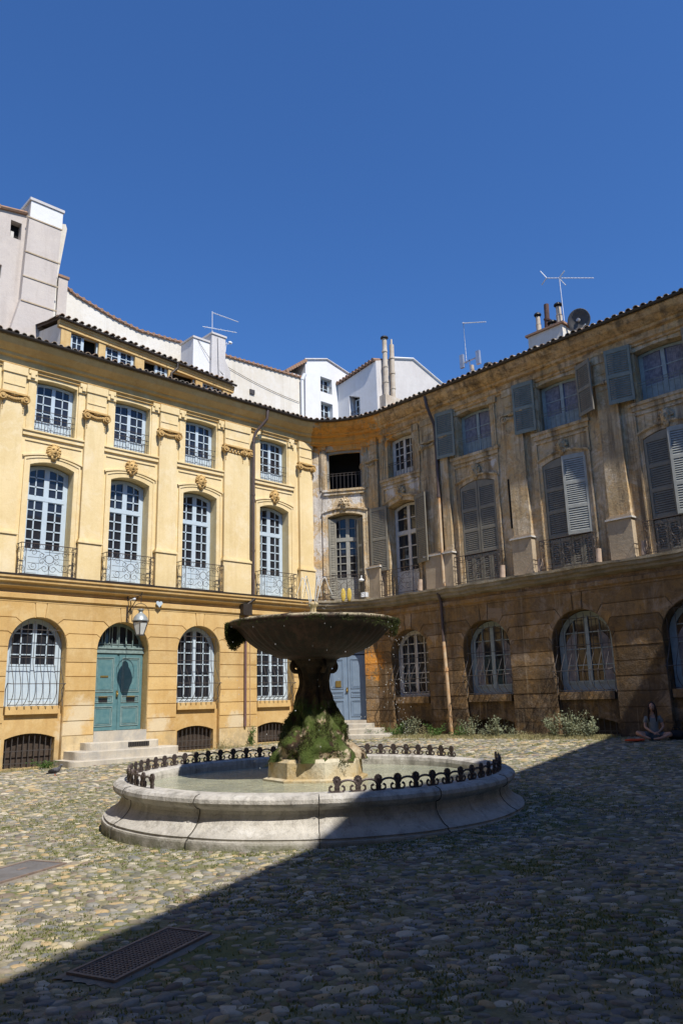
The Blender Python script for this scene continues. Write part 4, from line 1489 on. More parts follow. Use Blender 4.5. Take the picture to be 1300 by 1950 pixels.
# attic storey above the eaves
at = MB()
ax0, ax1, ay = 0.03, 6.62, 1.6
def aez(a): return 13.68 - 0.075 * a
at.prism([(ax0, 12.0), (ax1, 12.0), (ax1, aez(ax1) - 0.12), (ax0, aez(ax0) - 0.12)], ay, 4.4, LX,
         holes=[[(x0, 12.48), (x1, 12.48), (x1, zt), (x0, zt)] for (x0, x1, zt) in ((0.36, 1.32, 13.36), (1.56, 2.64, 13.28), (2.99, 3.94, 13.22), (4.11, 5.07, 13.12), (5.36, 6.26, 13.02))])
at.build('attic_wall', 'ochre', YB)
for i, (x0, x1, zt) in enumerate(((0.36, 1.32, 13.36), (1.56, 2.64, 13.28), (2.99, 3.94, 13.22), (4.11, 5.07, 13.12), (5.36, 6.26, 13.02))):
    k = MB(); k.box((x0 - 0.1, ay + 0.32, 12.3), (x1 + 0.1, ay + 0.4, zt + 0.1), LX); k.build('room_back', 'void', YB)
    if i == 3:
        f = MB()
        for (p, q) in (((x0, zt - 0.05), (x1, zt)), ((x0, 12.48), (x0 + 0.05, zt - 0.05)), ((x1 - 0.05, 12.48), (x1, zt - 0.05))):
            f.box((p[0], ay + 0.1, p[1]), (q[0], ay + 0.16, q[1]), LX)
        f.build('attic_window', 'frame', YB, label='open attic window with only its frame showing')
    elif i in (0, 2):
        w_ = (x1 - x0) / 2
        cc = x0 + w_ / 2 if i == 0 else x1 - w_ / 2
        casement(LX, Arch(cc, w_, 12.48, zt - 0.01, 0.0, 'seg', 4), ay + 0.1, 'frame', YB, cols=1, rows=3, bar=0.025, leaf_gap=0.03, arch_frame=0.05, name='attic_window')
        f = MB(); f.box((x0, ay + 0.1, zt - 0.045), (x1, ay + 0.18, zt - 0.001), LX)
        xe = x1 - 0.04 if i == 0 else x0
        f.box((xe, ay + 0.1, 12.48), (xe + 0.04, ay + 0.18, zt - 0.05), LX); f.build('window_frame', 'frame', YB)
    else:
        casement(LX, Arch((x0 + x1) / 2, x1 - x0 - 0.01, 12.48, zt - 0.01, 0.0, 'seg', 4), ay + 0.1, 'frame', YB, cols=2, rows=3, bar=0.025, leaf_gap=0.10, arch_frame=0.05, name='attic_window')
ae = MB()
for (yo, zo0, zo1) in ((1.565, -0.27, -0.18), (1.54, -0.18, -0.10), (1.51, -0.10, -0.03)):
    ae.add([LX(p) for p in [(ax0 - 0.1, yo, aez(ax0) + zo0), (ax1 + 0.1, yo, aez(ax1) + zo0), (ax1 + 0.1, yo, aez(ax1) + zo1), (ax0 - 0.1, yo, aez(ax0) + zo1),
                           (ax0 - 0.1, 1.7, aez(ax0) + zo0), (ax1 + 0.1, 1.7, aez(ax1) + zo0), (ax1 + 0.1, 1.7, aez(ax1) + zo1), (ax0 - 0.1, 1.7, aez(ax0) + zo1)]],
           [(0, 1, 2, 3), (4, 5, 1, 0), (3, 2, 6, 7), (0, 3, 7, 4), (1, 5, 6, 2)])
ae.build('attic_cornice', 'ochre', YB)
ag = MB()
ag.tube([(ax0 - 0.15, 1.46, aez(ax0) + 0.0), (ax1 + 0.15, 1.46, aez(ax1) + 0.0)], 0.045, 8, LX)
ag.tube([(4.22, 1.46, aez(4.2) - 0.03), (4.22, 1.47, aez(4.2) - 0.2), (4.02, 1.53, aez(4.0) - 0.45), (4.02, 1.52, 12.5)], 0.045, 7, LX)
ag.build('gutter', 'zinc', YB)
arf = MB()
arf.add([LX(p) for p in [(ax0 - 0.15, 1.42, aez(ax0) + 0.02), (ax1 + 0.15, 1.42, aez(ax1) + 0.02), (ax1 + 0.15, 4.4, aez(ax1) + 0.75), (ax0 - 0.15, 4.4, aez(ax0) + 0.75)]], [(0, 1, 2, 3)])
arf.add([LX(p) for p in [(ax0 - 0.1, 1.35, aez(ax0) - 0.03), (ax0 - 0.1, 4.4, aez(ax0) + 0.7), (ax0 - 0.1, 4.4, aez(ax0) + 0.6), (ax0 - 0.1, 1.35, aez(ax0) - 0.06)]], [(0, 1, 2, 3)])
arf.build('roof', 'tileh', YB)
sw = MB(); sw.add([LX(p) for p in [(ax0 - 0.012, 1.61, 12.0), (ax0 - 0.012, 1.61, aez(ax0) - 0.1), (ax0 - 0.012, 4.4, aez(ax0) + 0.5), (ax0 - 0.012, 4.4, 12.0)]], [(0, 1, 2, 3)]); sw.build('attic_side_wall', 'cream', YB)
NA = 31
tiles(lambda i: (Vector((ax0 - 0.08 + 0.218 * i, 1.40, 0)), Vector((0, 1, 0)), aez(ax0 + 0.218 * i) + 0.03), NA, 1.5, 0.22, YB, 9, rad=0.075)

# ------------------------------------------------------------------ the weathered building (corner and right wing)
OB = thing('apartment_building', 'weathered brown three storey townhouse wing with grey louvred shutters and peeling plaster', 'building', (10.9, -6, 0))
def fa(px_t):   # along-facet coordinate helper
    return px_t
# corner facet, between corners
def facet_len(y):
    c1, c2 = corners(y)
    base = FO + fin * y
    d = fd.normalized()
    return (c1 - base).dot(d), (c2 - base).dot(d)
fa0, fa1 = facet_len(0.45)
fc = 1.24
ww = MB()
A5 = Arch(fc, 1.34, 5.10, 8.22, 0.14, 'seg', 10)
U5 = Arch(fc, 1.36, 9.30, 10.82, 0.03, 'seg', 8)
ww.prism([(fa0, 5.0), (fa1, 5.0), (fa1, 11.3), (fa0, 11.3)], 0.45, 0.95, FX, holes=[A5.outline(), U5.outline()])
ww.build('upper_wall', 'old_up', OB)
ga0, ga1 = facet_len(0.3)
D5 = Arch(1.13, 1.42, -0.6, 3.13, 0.71, 'round', 16)
ground_storey(FX, ga0, ga1, [D5], 'old_low', 'old_low', OB, seed=5)
C_R = [2.88, 6.22, 9.42, 12.62]
RW = [1.36, 1.40, 1.44, 1.44]
ru0 = -c2u.y
# wall per bay
hol = []
w = MB()
bounds = [ru0, 4.55, 7.85, 11.05, 14.4]
for i, c in enumerate(C_R):
    A = Arch(c, RW[i], 5.10, 8.30, 0.16, 'seg', 10)
    U = Arch(c, RW[i] - (0.14 if i == 0 else 0.02), 9.40, 10.90, 0.06, 'seg', 8)
    w.prism([(bounds[i], 5.0), (bounds[i + 1], 5.0), (bounds[i + 1], 11.3), (bounds[i], 11.3)], 0.45, 0.95, RX, holes=[A.outline(), U.outline()])
w.prism([(14.4, 5.0), (AR1, 5.0), (AR1, 11.3), (14.4, 11.3)], 0.45, 0.95, RX)
w.build('upper_wall', 'old_up', OB)
rg0 = -c2g.y
N_R = [Arch(3.05, 1.66, -0.6, 3.08, 0.76, 'round', 18), Arch(6.24, 1.76, -0.6, 3.02, 0.84, 'round', 18), Arch(9.50, 1.84, -0.6, 2.98, 0.88, 'round', 18), Arch(12.78, 1.88, -0.6, 2.98, 0.88, 'round', 18)]
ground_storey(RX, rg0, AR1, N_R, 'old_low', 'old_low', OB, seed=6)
for i, A in enumerate(N_R):
    apron(RX, A, OB, 'old_low', gzv=gz(10.7, -A.c) + 0.05)
    WA = Arch(A.c, A.w - 0.04, 1.60, A.zs, A.rise - 0.02, 'round', 18)
    if i == 0:
        casement(RX, WA, 0.64, 'framew', OB, cols=2, rows=6, bar=0.032, leaf_gap=0.12, arch_frame=0.13)
    else:
        casement(RX, WA, 0.64, 'frameb', OB, cols=2, rows=4, bar=0.026, leaf_gap=0.13, arch_frame=0.15, glassm='glass', curtain=True, drape='drape', panel=0.12)
    belly_grille(RX, A, OB, 'irong', n=8 if i else 7, out=0.34)
    k = MB(); k.box((A.c - A.w / 2 - 0.1, 0.72, 1.4), (A.c + A.w / 2 + 0.1, 0.8, 4.0), RX); k.build('room_back', 'void', OB)

# corner door
double_door(FX, D5, OB, 'bluedoor', 0.56, 0.86, 3.10, label='grey blue panelled double door', letter=False)
k = MB(); k.box((D5.c - 0.72, 0.66, 0.7), (D5.c + 0.72, 0.75, 3.95), FX); k.build('room_back', 'void', OB)
casement(FX, Arch(D5.c, 1.40, 3.14, 3.15, 0.66, 'round', 14), 0.58, 'bluedoor', OB, cols=2, rows=1, arch_frame=0.09, name='fanlight')
k = MB(); k.box((D5.c - 0.71, 0.3, 0.55), (D5.c + 0.71, 0.7, 0.858), FX); k.build('threshold', 'step', OB)
k = MB(); k.box((D5.c - 0.42, 0.50, 2.00), (D5.c - 0.22, 0.535, 2.22), FX); k.build('door_plate', 'brass', OB)
ST2 = thing('doorstep', 'pale stone steps in the corner below the grey blue door', 'steps', (10.0, -0.9, 0.3))
steps_fan(1.2, FX, [(1.70, -1.15, 0.0, 0.43), (1.30, -0.80, 0.0, 0.60), (0.92, -0.45, 0.0, 0.755)], ST2)
k = MB(); k.box((0.85, -0.462, 0.64), (1.35, -0.452, 0.73), FX); k.build('vent_grille', 'black', ST2)

# bay 5 (corner)
surround(FX, A5, OB, 'old_up', y=0.41, band=0.15)
casement(FX, Arch(fc, 1.32, 5.10, 8.20, 0.13, 'seg', 10), 0.80, 'framed', OB, cols=2, rows=5, panel=0.72, transom=7.40, bar=0.032, leaf_gap=0.14, arch_frame=0.12, name='french_window', hrows=2)
k = MB(); k.box((fc - 0.8, 0.9, 5.0), (fc + 0.8, 1.0, 8.5), FX); k.build('room_back', 'void', OB)
for s in (-1, 1):
    H = hinged(FX, fc + s * 0.655, 0.47, (PI / 2 - 1.05) if s < 0 else (PI / 2 + 1.05))
    louvre(H, 0.0, 0.30, 5.15, 8.16, -0.02, OB, 'shut', rails=2)
balcony_rail(FX, fc - 0.03, 1.50, OB)
mask(FX, fc, 8.72, OB, 'old_up', y=0.42, seed=31, worn=1.0)
hd = MB()
for q in range(12):
    x0, x1 = -0.86 + 1.72 * q / 12, -0.86 + 1.72 * (q + 1) / 12
    z0_, z1_ = 8.38 + 0.15 * (1 - (x0 / 0.86) ** 2), 8.38 + 0.15 * (1 - (x1 / 0.86) ** 2)
    hd.add([FX(v) for v in [(fc + x0, 0.35, z0_), (fc + x1, 0.35, z1_), (fc + x1, 0.35, z1_ + 0.07), (fc + x0, 0.35, z0_ + 0.07), (fc + x0, 0.46, z0_ - 0.03), (fc + x1, 0.46, z1_ - 0.03), (fc + x1, 0.46, z1_ + 0.09), (fc + x0, 0.46, z0_ + 0.09)]], [(0, 1, 2, 3), (4, 5, 1, 0), (3, 2, 6, 7)])
hd.build('hood_moulding', 'old_up', OB)
s = MB()
s.box((fc - 0.84, 0.34, 9.2), (fc + 0.84, 0.7, 9.28), FX)
s.box((fc - 0.80, 0.38, 9.08), (fc + 0.80, 0.5, 9.2), FX)
s.build('window_sill', 'old_up', OB)
of = MB()
of.prism(Arch(fc, 1.36, 9.30, 10.82, 0.03, 'seg', 8).outline(), 0.56, 0.62, FX, holes=[Arch(fc, 1.24, 9.34, 10.74, 0.02, 'seg', 8).outline()])
of.build('window', 'framed', OB, label='open dark window at the corner without panes')
k = MB(); k.box((fc - 0.9, 1.6, 9.1), (fc + 0.9, 1.7, 11.1), FX); k.build('room_back', 'void', OB)
low_rail(FX, fc, 1.34, OB, 9.30, h=0.62, y=0.47, mat='irong', n=9, fancy=False)
for sg in (-1, 1):
    sc = MB()
    for q in range(3):
        x = fc + sg * (0.76 + 0.07 * q)
        sc.box((x - 0.025, 0.42 - 0.012 * q, 9.28), (x + 0.025, 0.5, 10.95), FX)
    sc.box((fc + sg * 0.84 - 0.15, 0.38, 10.9), (fc + sg * 0.84 + 0.15, 0.5, 11.1), FX)
    sc.build('window_console', 'old_up', OB)

# bays on the right wing
for i, c in enumerate(C_R):
    hw = RW[i] / 2
    A = Arch(c, RW[i], 5.10, 8.30, 0.16, 'seg', 10)
    surround(RX, A, OB, 'old_up', y=0.415, band=0.13)
    s = MB()
    s.box((c - 0.98, 0.36, 9.30), (c + 0.98, 0.6, 9.39), RX)
    s.box((c - 0.93, 0.40, 9.16), (c + 0.93, 0.5, 9.30), RX)
    s.build('window_sill', 'old_up', OB)
    # framed apron panel between the storeys
    hd = MB()
    for sg in (-1, 1):
        hd.box((c + sg * 0.88 - 0.035, 0.41, 8.42), (c + sg * 0.88 + 0.035, 0.5, 9.12), RX)
    hd.box((c - 0.845, 0.41, 9.02), (c + 0.845, 0.5, 9.08), RX)
    for q in range(12):
        x0, x1 = -0.86 + 1.72 * q / 12, -0.86 + 1.72 * (q + 1) / 12
        z0_, z1_ = 8.44 + 0.17 * (1 - (x0 / 0.86) ** 2), 8.44 + 0.17 * (1 - (x1 / 0.86) ** 2)
        hd.add([RX(v) for v in [(c + x0, 0.36, z0_), (c + x1, 0.36, z1_), (c + x1, 0.36, z1_ + 0.05), (c + x0, 0.36, z0_ + 0.05), (c + x0, 0.46, z0_ - 0.03), (c + x1, 0.46, z1_ - 0.03), (c + x1, 0.46, z1_ + 0.07), (c + x0, 0.46, z0_ + 0.07)]], [(0, 1, 2, 3), (4, 5, 1, 0), (3, 2, 6, 7)])
    hd.build('hood_moulding', 'old_up', OB)
    mask(RX, c, 8.76, OB, 'old_up', y=0.43, seed=40 + i, worn=1.6)
    # upper window
    uw = RW[i] - (0.14 if i == 0 else 0.02)
    U = Arch(c, uw - 0.02, 9.40, 10.88, 0.06, 'seg', 8)
    if i == 0:
        casement(RX, U, 0.74, 'framew', OB, cols=2, rows=4, panel=0.2, bar=0.03, leaf_gap=0.10, arch_frame=0.10)
    else:
        casement(RX, U, 0.74, 'frameb', OB, cols=1, rows=2, panel=0.42, bar=0.03, leaf_gap=0.11, arch_frame=0.08, glassm='glassc', curtain=True)
    k = MB(); k.box((c - 0.85, 0.88, 9.2), (c + 0.85, 0.95, 11.1), RX); k.build('room_back', 'void', OB)
    low_rail(RX, c, uw, OB, 9.41, h=0.56, y=0.50, mat='irong' if i == 0 else 'shutb', n=9, fancy=False)
    # side consoles
    for sg in (-1, 1):
        sc = MB()
        for q in range(2 if i else 3):
            x = c + sg * (hw + 0.10 + 0.08 * q)
            sc.box((x - 0.028, 0.42 - 0.012 * q, 9.4), (x + 0.028, 0.5, 10.9), RX)
        sc.box((c + sg * (hw + 0.14) - 0.15, 0.37, 10.88), (c + sg * (hw + 0.14) + 0.15, 0.5, 11.12), RX)
        sc.build('window_console', 'old_up', OB)
    if i > 0:
        # outer shutters of the upper windows, folded out
        H = hinged(RX, c - hw - 0.01, 0.30, PI + (0.14 if i != 3 else 0.20))
        louvre(lambda p, H=H: H((p[0], -p[1], p[2])), 0.0, 0.72, 9.47, 11.13, 0.0, OB, 'shutb', rails=1)
        if i != 1:
            H = hinged(RX, c + hw + 0.01, 0.36, -0.42)
            louvre(H, 0.0, 0.66, 9.47, 11.05, -0.02, OB, 'shut', rails=1)
    # french windows
    if i == 0:
        casement(RX, Arch(c, RW[i] - 0.02, 5.10, 8.27, 0.15, 'seg', 10), 0.78, 'framew', OB, cols=1, rows=3, panel=0.75, transom=7.35, bar=0.035, leaf_gap=0.13, arch_frame=0.09, name='french_window', hrows=2)
        k = MB(); k.box((c - 0.8, 0.9, 5.0), (c + 0.8, 0.95, 8.6), RX); k.build('room_back', 'void', OB)
        H = hinged(RX, c - hw - 0.01, 0.34, PI + 0.12)
        louvre(lambda p, H=H: H((p[0], -p[1], p[2])), 0.0, 0.76, 6.03, 8.40, 0.0, OB, 'shut', rails=1)
        H = hinged(RX, c + hw + 0.01, 0.36, -0.32)
        louvre(H, 0.0, 0.68, 6.05, 8.45, -0.02, OB, 'shut', rails=1)
        balcony_rail(RX, c, 1.62, OB)
    else:
        k = MB(); k.box((c - 0.85, 0.80, 5.0), (c + 0.85, 0.95, 8.6), RX); k.build('room_back', 'void', OB)
        top = lambda a, A=A: A.top(a - A.c) - 0.02
        mat = 'shut' if i == 1 else 'shut_lit'
        louvre(RX, c - hw + 0.01, c - 0.01, 6.03, 8.4, 0.43, OB, 'shut', rails=2, topf=top)
        if i == 1:
            louvre(RX, c + 0.01, c + hw - 0.01, 6.03, 8.4, 0.43, OB, 'shut', rails=2, topf=top)
        else:
            H = hinged(RX, c + hw, 0.42, PI + 0.20)
            louvre(lambda p, H=H: H((p[0], -p[1], p[2])), 0.0, hw - 0.01, 6.03, 8.42, 0.0, OB, 'shut_lit', rails=2, label='louvred shutter leaf standing ajar, painted paler to look sunlit')
        for q in range(4):
            x0 = c - hw + 0.02 + (2 * hw - 0.04) * q / 4
            louvre(RX, x0 + 0.006, x0 + (2 * hw - 0.04) / 4 - 0.006, 5.11, 6.0, 0.45, OB, 'shut', rails=0)
        balcony_rail(RX, c, 1.70, OB)
    # short clay pipes standing on the ledge beside the balcony
    for sg in ((1,) if i in (0,) else (-1, 1) if i == 2 else (1,) if i == 1 else (-1,)):
        cp = MB()
        x = c + sg * (hw + 0.22)
        cp.tube([(x, 0.16, 5.07), (x + 0.02, 0.17, 5.45)], [0.085, 0.075], 10, RX)
        cp.build('clay_pipe', 'clay', OB)

for (c, w_, dec) in ((1.47, 0.68, 2), (4.38, 0.66, 2), (4.98, 0.32, 1), (7.86, 0.62, 2), (11.04, 0.62, 1), (14.4, 0.62, 1)):
    pilaster(RX, c, w_, OB, 'old_up', pmat='pedestal', peddep=0.09)
    volute_capital(RX, c, w_, OB, 'old_up', decay=dec)
    tt = MB()
    tt.box((c - w_ / 2 - 0.085, 0.19, 6.172), (c + w_ / 2 + 0.085, 0.47, 6.215), RX)
    tt.build('pedestal_moulding', 'framew', OB)
sl_ = MB(); sl_.box((7.40, 0.44, 6.6), (7.46, 0.452, 8.2), RX); sl_.build('slot', 'void', OB)

sweep(EAVE, SPLIT, NP - 1, jitter=0.010, sub=0.25, seed=2).build('eave_cornice', 'old_cornice', OB)
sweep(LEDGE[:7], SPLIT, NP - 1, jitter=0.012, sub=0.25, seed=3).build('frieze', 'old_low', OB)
sweep(LEDGE[6:], SPLIT, NP - 1, jitter=0.035, sub=0.14, seed=4).build('ledge_cornice', 'old_ledge', OB)
gutter(SPLIT, NP - 1, OB)
roofsheet(SPLIT, NP - 1, OB, 5.0)
tiles(lambda i: (ER[i][0], ER[i][1], 11.865), len(ER), 1.3, 0.24, OB, 6, rad=0.078)
dp = MB()
dp.tube([(4.62, -0.05, 11.78), (4.66, -0.02, 11.4), (4.74, 0.2, 10.8), (4.74, 0.26, 10.5), (4.74, 0.26, 8.2)], 0.055, 8, RX)
dp.tube([(4.74, 0.24, 8.15), (4.74, 0.24, 8.25)], 0.07, 8, RX)
dp.build('downpipe', 'pipebrown', OB)
dp = MB()
dp.tube([(4.74, 0.26, 8.2), (4.76, 0.24, 6.4), (4.78, 0.22, 5.07)], 0.05, 8, RX)
dp.build('downpipe', 'pipecream', OB)
dp = MB()
dp.tube([(4.64, 0.2, 3.3), (4.70, 0.18, 2.4), (4.78, 0.18, 0.3)], 0.055, 8, RX)
dp.tube([(4.70, 0.18, 2.36), (4.70, 0.18, 2.46)], 0.075, 8, RX)
dp.build('downpipe', 'pipecream', OB)
dp = MB()
dp.tube([(4.62, 0.06, 4.9), (4.62, 0.2, 4.6), (4.64, 0.2, 3.3)], 0.052, 8, RX)
dp.build('downpipe', 'pipebrown', OB)
# bodies: party walls and back so neither wing is a paper front
bk = MB()
bk.box((AL0, 0.96, -0.5), (9.2, 1.2, 11.9), LX)
bk.box((AL0 - 0.02, 0.32, -0.5), (AL0 + 0.2, 1.0, 11.9), LX)
bk.build('back_wall', 'ochre', YB)
bk = MB()
bk.box((2.2, 1.72, -0.5), (AR1, 1.9, 11.9), RX)
bk.box((AR1 - 0.02, 0.3, -0.5), (AR1 + 0.3, 7.0, 11.9), RX)
bk.build('back_wall', 'old_up', OB)

# chimneys on the right roof
ch = MB()
ch.box((7.82, 1.72, 12.0), (9.12, 2.4, 13.36), RX)
chm = ch.build('chimney', 'cream', OB)
cc = MB(); cc.box((7.75, 1.65, 13.36), (9.20, 2.47, 13.43), RX); cc.build('chimney_cap', 'clayred', chm)
def pot(a, y, z0, h_, r_, cap, mat, par, X):
    b = MB()
    b.lathe([(r_ * 1.15, 0), (r_, 0.05), (r_, h_ * 0.55), (r_ * 1.12, h_ * 0.57), (r_ * 0.85, h_ * 0.6), (r_ * 0.85, h_)], (a, y, z0), 12, X)
    o = b.build('chimney_pot', mat, par)
    if cap:
        c_ = MB()
        c_.lathe([(r_ * 1.5, 0.0), (r_ * 1.35, 0.05), (r_ * 0.8, 0.09), (0.01, 0.11)], (a, y, z0 + h_ + 0.06), 12, X)
        for k in range(4):
            t = k * PI / 2 + 0.4
            c_.box((a + r_ * 0.8 * math.cos(t) - 0.012, y + r_ * 0.8 * math.sin(t) - 0.012, z0 + h_ - 0.02), (a + r_ * 0.8 * math.cos(t) + 0.012, y + r_ * 0.8 * math.sin(t) + 0.012, z0 + h_ + 0.07), X)
        c_.build('cowl', 'black', o)
pot(8.10, 2.0, 13.43, 0.68, 0.085, True, 'fibro', chm, RX)
pot(8.60, 2.05, 13.43, 0.20, 0.12, True, 'fibro', chm, RX)
pot(8.90, 2.0, 13.43, 0.72, 0.10, True, 'fibro', chm, RX)
b = MB(); b.tube([(8.30, 2.2, 13.3), (8.33, 2.2, 13.95)], 0.10, 10, RX); b.tube([(8.33, 2.2, 13.95), (8.35, 2.2, 14.0)], 0.13, 10, RX); b.tube([(8.33, 2.2, 14.0), (8.35, 2.2, 14.55)], 0.085, 10, RX); b.build('flue', 'rust', chm)
def antenna(name, label, X, a, y, z0, z1, booms, mast=0.018):
    t = thing(name, label, 'antenna', X((a, y, z0)), None)
    b = MB(); b.tube([(a, y, z0), (a - 0.02, y, z1)], mast, 6, X); b.build('mast', 'aluminium', t)
    for (p0, p1, n_, ln, tilt) in booms:
        q = MB()
        p0, p1 = Vector(p0), Vector(p1)
        q.tube([p0, p1], 0.014, 5, X)
        for i in range(n_):
            c_ = p0.lerp(p1, (i + 0.5) / n_)
            d = (p1 - p0).normalized()
            sd = d.cross(Vector((0, 0, 1))).normalized()
            if tilt == 'v':
                sd = Vector((0, 0, 1))
            l_ = ln * (1 - 0.4 * i / n_)
            q.tube([c_ - sd * l_ / 2, c_ + sd * l_ / 2], 0.008, 4, X)
        if tilt == 'x':
            for s1 in (-1, 1):
                for (pp, sgn) in ((p0, -1), (p0.lerp(p1, 0.28), 1)):
                    e = pp + d * (0.26 * sgn) + Vector((0, 0, s1 * 0.26))
                    q.tube([pp, e], 0.018, 5, X)
        q.build('antenna_boom', 'white_metal', t)
    return t
antenna('tv_antenna', 'large television antenna with forked reflectors above the four chimney pots', RX, 9.12, 1.9, 13.3, 15.05, [((8.72, 1.75, 15.22), (10.5, 1.5, 14.32), 14, 0.12, 'x')])
DS = thing('satellite_dish', 'dark grey satellite dish beside the chimney stack on the right roof', 'satellite dish', RX((9.45, 2.3, 12.6)))
b = MB()
def dX(p):
    # dish axis tilted, local z is axis
    ax = (Vector((0.30, -1.0, -0.15))).normalized()      # local (a, y, z): towards the square
    e1 = ax.cross(Vector((0, 0, 1))).normalized(); e2 = e1.cross(ax)
    v = e1 * p[0] + e2 * p[1] * 1.08 + ax * p[2]
    return RX((9.55 + v.x, 2.1 + v.y, 13.42 + v.z))
b.lathe([(0.02, 0.0), (0.15, 0.01), (0.26, 0.035), (0.36, 0.08), (0.37, 0.075), (0.26, 0.028), (0.15, 0.0), (0.02, -0.01)], (0, 0, 0), 24, dX)
b.build('reflector', 'dish', DS, smooth=True)
b = MB(); b.tube([(9.55, 2.15, 13.40), (9.58, 2.3, 12.95), (9.58, 2.3, 12.3)], 0.03, 7, RX); b.tube([(9.55, 2.05, 13.05), (10.0, 1.6, 12.95)], 0.02, 6, RX); b.tube([(9.55, 2.08, 13.42), (9.53, 2.0, 13.44)], 0.06, 8, RX); b.build('bracket', 'aluminium', DS)

ch = MB(); ch.box((4.75, 2.05, 12.0), (5.55, 2.6, 13.02), RX)
chm = ch.build('chimney', 'cream', OB)
cc = MB(); cc.box((4.68, 2.0, 13.02), (5.62, 2.65, 13.08), RX); cc.build('chimney_cap', 'clayred', chm)
pot(5.0, 2.3, 13.08, 0.42, 0.09, False, 'fibro', chm, RX)
b = MB()
for (x0, z0_) in ((4.72, 13.38), (5.45, 13.28)):
    b.box((x0, 1.95, z0_), (x0 + 0.16, 2.05, z0_ + 0.52), RX)
b.box((4.8, 2.0, 13.55), (5.5, 2.04, 13.6), RX)
b.box((5.1, 2.0, 13.0), (5.14, 2.04, 13.6), RX)
tag(b.build('cell_panel', 'aluminium'), 'pair of grey panel aerials on a bar above the small chimney', 'aerial')
b = MB(); b.lathe([(0.10, 0), (0.09, 0.28)], (5.92, 2.05, 12.78), 12, RX); b_ = b.build('chimney_pot', 'clayred', OB)
b = MB(); b.lathe([(0.19, 0), (0.17, 0.06), (0.05, 0.1)], (5.92, 2.05, 13.1), 12, RX); b.build('cowl', 'black', b_)
antenna('tv_antenna', 'slender comb antenna with one boom above the small chimney', RX, 4.96, 2.05, 13.5, 15.2, [((4.90, 2.05, 15.18), (6.05, 1.9, 14.72), 12, 0.16, 'h')])

# ------------------------------------------------------------------ houses behind
def extr(b, poly, y0, y1, X=LX, holes=()):
    b.prism(poly, y0, y1, X, holes=holes, back=True)
    return b
TB = thing('tall_house', 'tall grey house with broad banded chimney breast behind the yellow wing', 'house', (-3, 4, 0))
b = MB()
hs = [[(-1.11, 17.27), (-0.74, 17.27), (-0.75, 17.92), (-1.12, 17.92)], [(-1.62, 15.6), (-1.30, 15.6), (-1.29, 16.1), (-1.62, 16.1)]]
extr(b, [(-7, 8), (0.45, 8), (0.5, 16.4), (0.42, 17.7), (-0.6, 18.35), (-1.6, 18.18), (-7, 17.4)], 3.7, 9.0, LX, hs)
b.build('wall', 'greyr', TB)
for hh in hs:
    k = MB(); k.box((hh[0][0] - 0.05, 3.98, hh[0][1] - 0.05), (hh[1][0] + 0.05, 4.02, hh[2][1] + 0.05), LX); k.build('window', 'void', TB)
k = MB(); k.box((-1.05, 3.86, 17.27), (-0.94, 3.9, 17.60), LX); k.build('window_shutter', 'framew', TB)
b = MB()
extr(b, [(-1.0, 8), (0.46, 8), (0.46, 15.0), (0.56, 18.78), (-0.58, 18.80), (-0.64, 16.4), (-0.66, 15.0), (-0.95, 13.6)], 3.45, 4.5)
chs = b.build('chimney_breast', 'greyr', TB)
b = MB(); b.box((-0.575, 3.44, 18.14), (0.555, 4.3, 18.79), LX); b.build('white_band', 'white', chs)
b = MB(); b.box((-0.63, 3.40, 18.80), (0.60, 4.55, 18.90), LX); b.build('coping', 'roughwhite', chs)
for z in (18.10, 16.75, 15.82, 14.90):
    b = MB(); b.box((-0.67, 3.425, z), (0.57, 3.46, z + 0.045), LX); b.build('band', 'pedestal', chs)
b = MB(); extr(b, [(0.45, 8), (0.80, 8), (0.62, 16.2), (0.86, 18.45), (0.80, 18.62), (0.56, 18.55)], 3.75, 5.5); b.build('side_wall', 'cream', TB)
b = MB(); b.box((0.74, 3.9, 13.0), (1.08, 4.6, 16.55), LX); b.build('chimney', 'greyr', TB)
b = MB(); b.box((0.70, 3.86, 16.55), (1.12, 4.64, 16.64), LX); b.build('chimney_cap', 'clayred', TB)
b = MB()
for i in range(8):
    x = -1.6 - i * 0.25
    b.tube([(x, 3.6, 18.2 - 0.04 * i), (x, 4.2, 18.24 - 0.04 * i)], 0.1, 8, LX)
b.tube([(-0.62, 3.66, 18.37), (-1.6, 3.66, 18.2), (-6.9, 3.66, 17.44)], 0.07, 6, LX)
b.build('roof', 'clayred', TB)

BH = thing('cream_house', 'long cream rendered house wall with sagging tiled coping behind the attic', 'house', (6, 5, 0))
topl = [(0.8, 16.68), (1.2, 16.60), (1.6, 16.38), (3.09, 15.99), (4.27, 15.80), (5.5, 15.85), (6.63, 15.93), (8.44, 15.97), (10.5, 16.06), (12.58, 16.15)]
b = MB(); extr(b, [(0.8, 8), (12.62, 8)] + [(p[0], p[1]) for p in topl[::-1]], 4.5, 9.5)
b.build('wall', 'cream', BH)
b = MB(); b.tube([(p[0], 4.47, p[1] + 0.02) for p in topl], 0.05, 6, LX)
for i in range(48):
    a = 0.95 + i * 0.245
    z = np.interp(a, [p[0] for p in topl], [p[1] for p in topl])
    b.tube([(a, 4.42, z + 0.03), (a, 5.6, z + 0.12)], 0.07, 6, LX)
b.build('roof', 'clayred', BH)
b = MB(); b.box((10.5, 5.2, 16.1), (10.9, 5.6, 16.42), LX); b.box((10.45, 5.15, 16.42), (10.95, 5.65, 16.48), LX); b.build('chimney', 'clayred', BH)
b = MB(); b.tube([(12.5, 4.36, 16.05), (12.5, 4.36, 13.0)], 0.07, 8, LX); b.tube([(12.62, 4.3, 16.3), (12.5, 4.36, 16.0)], 0.09, 8, LX); b.build('downpipe', 'white_metal', BH)

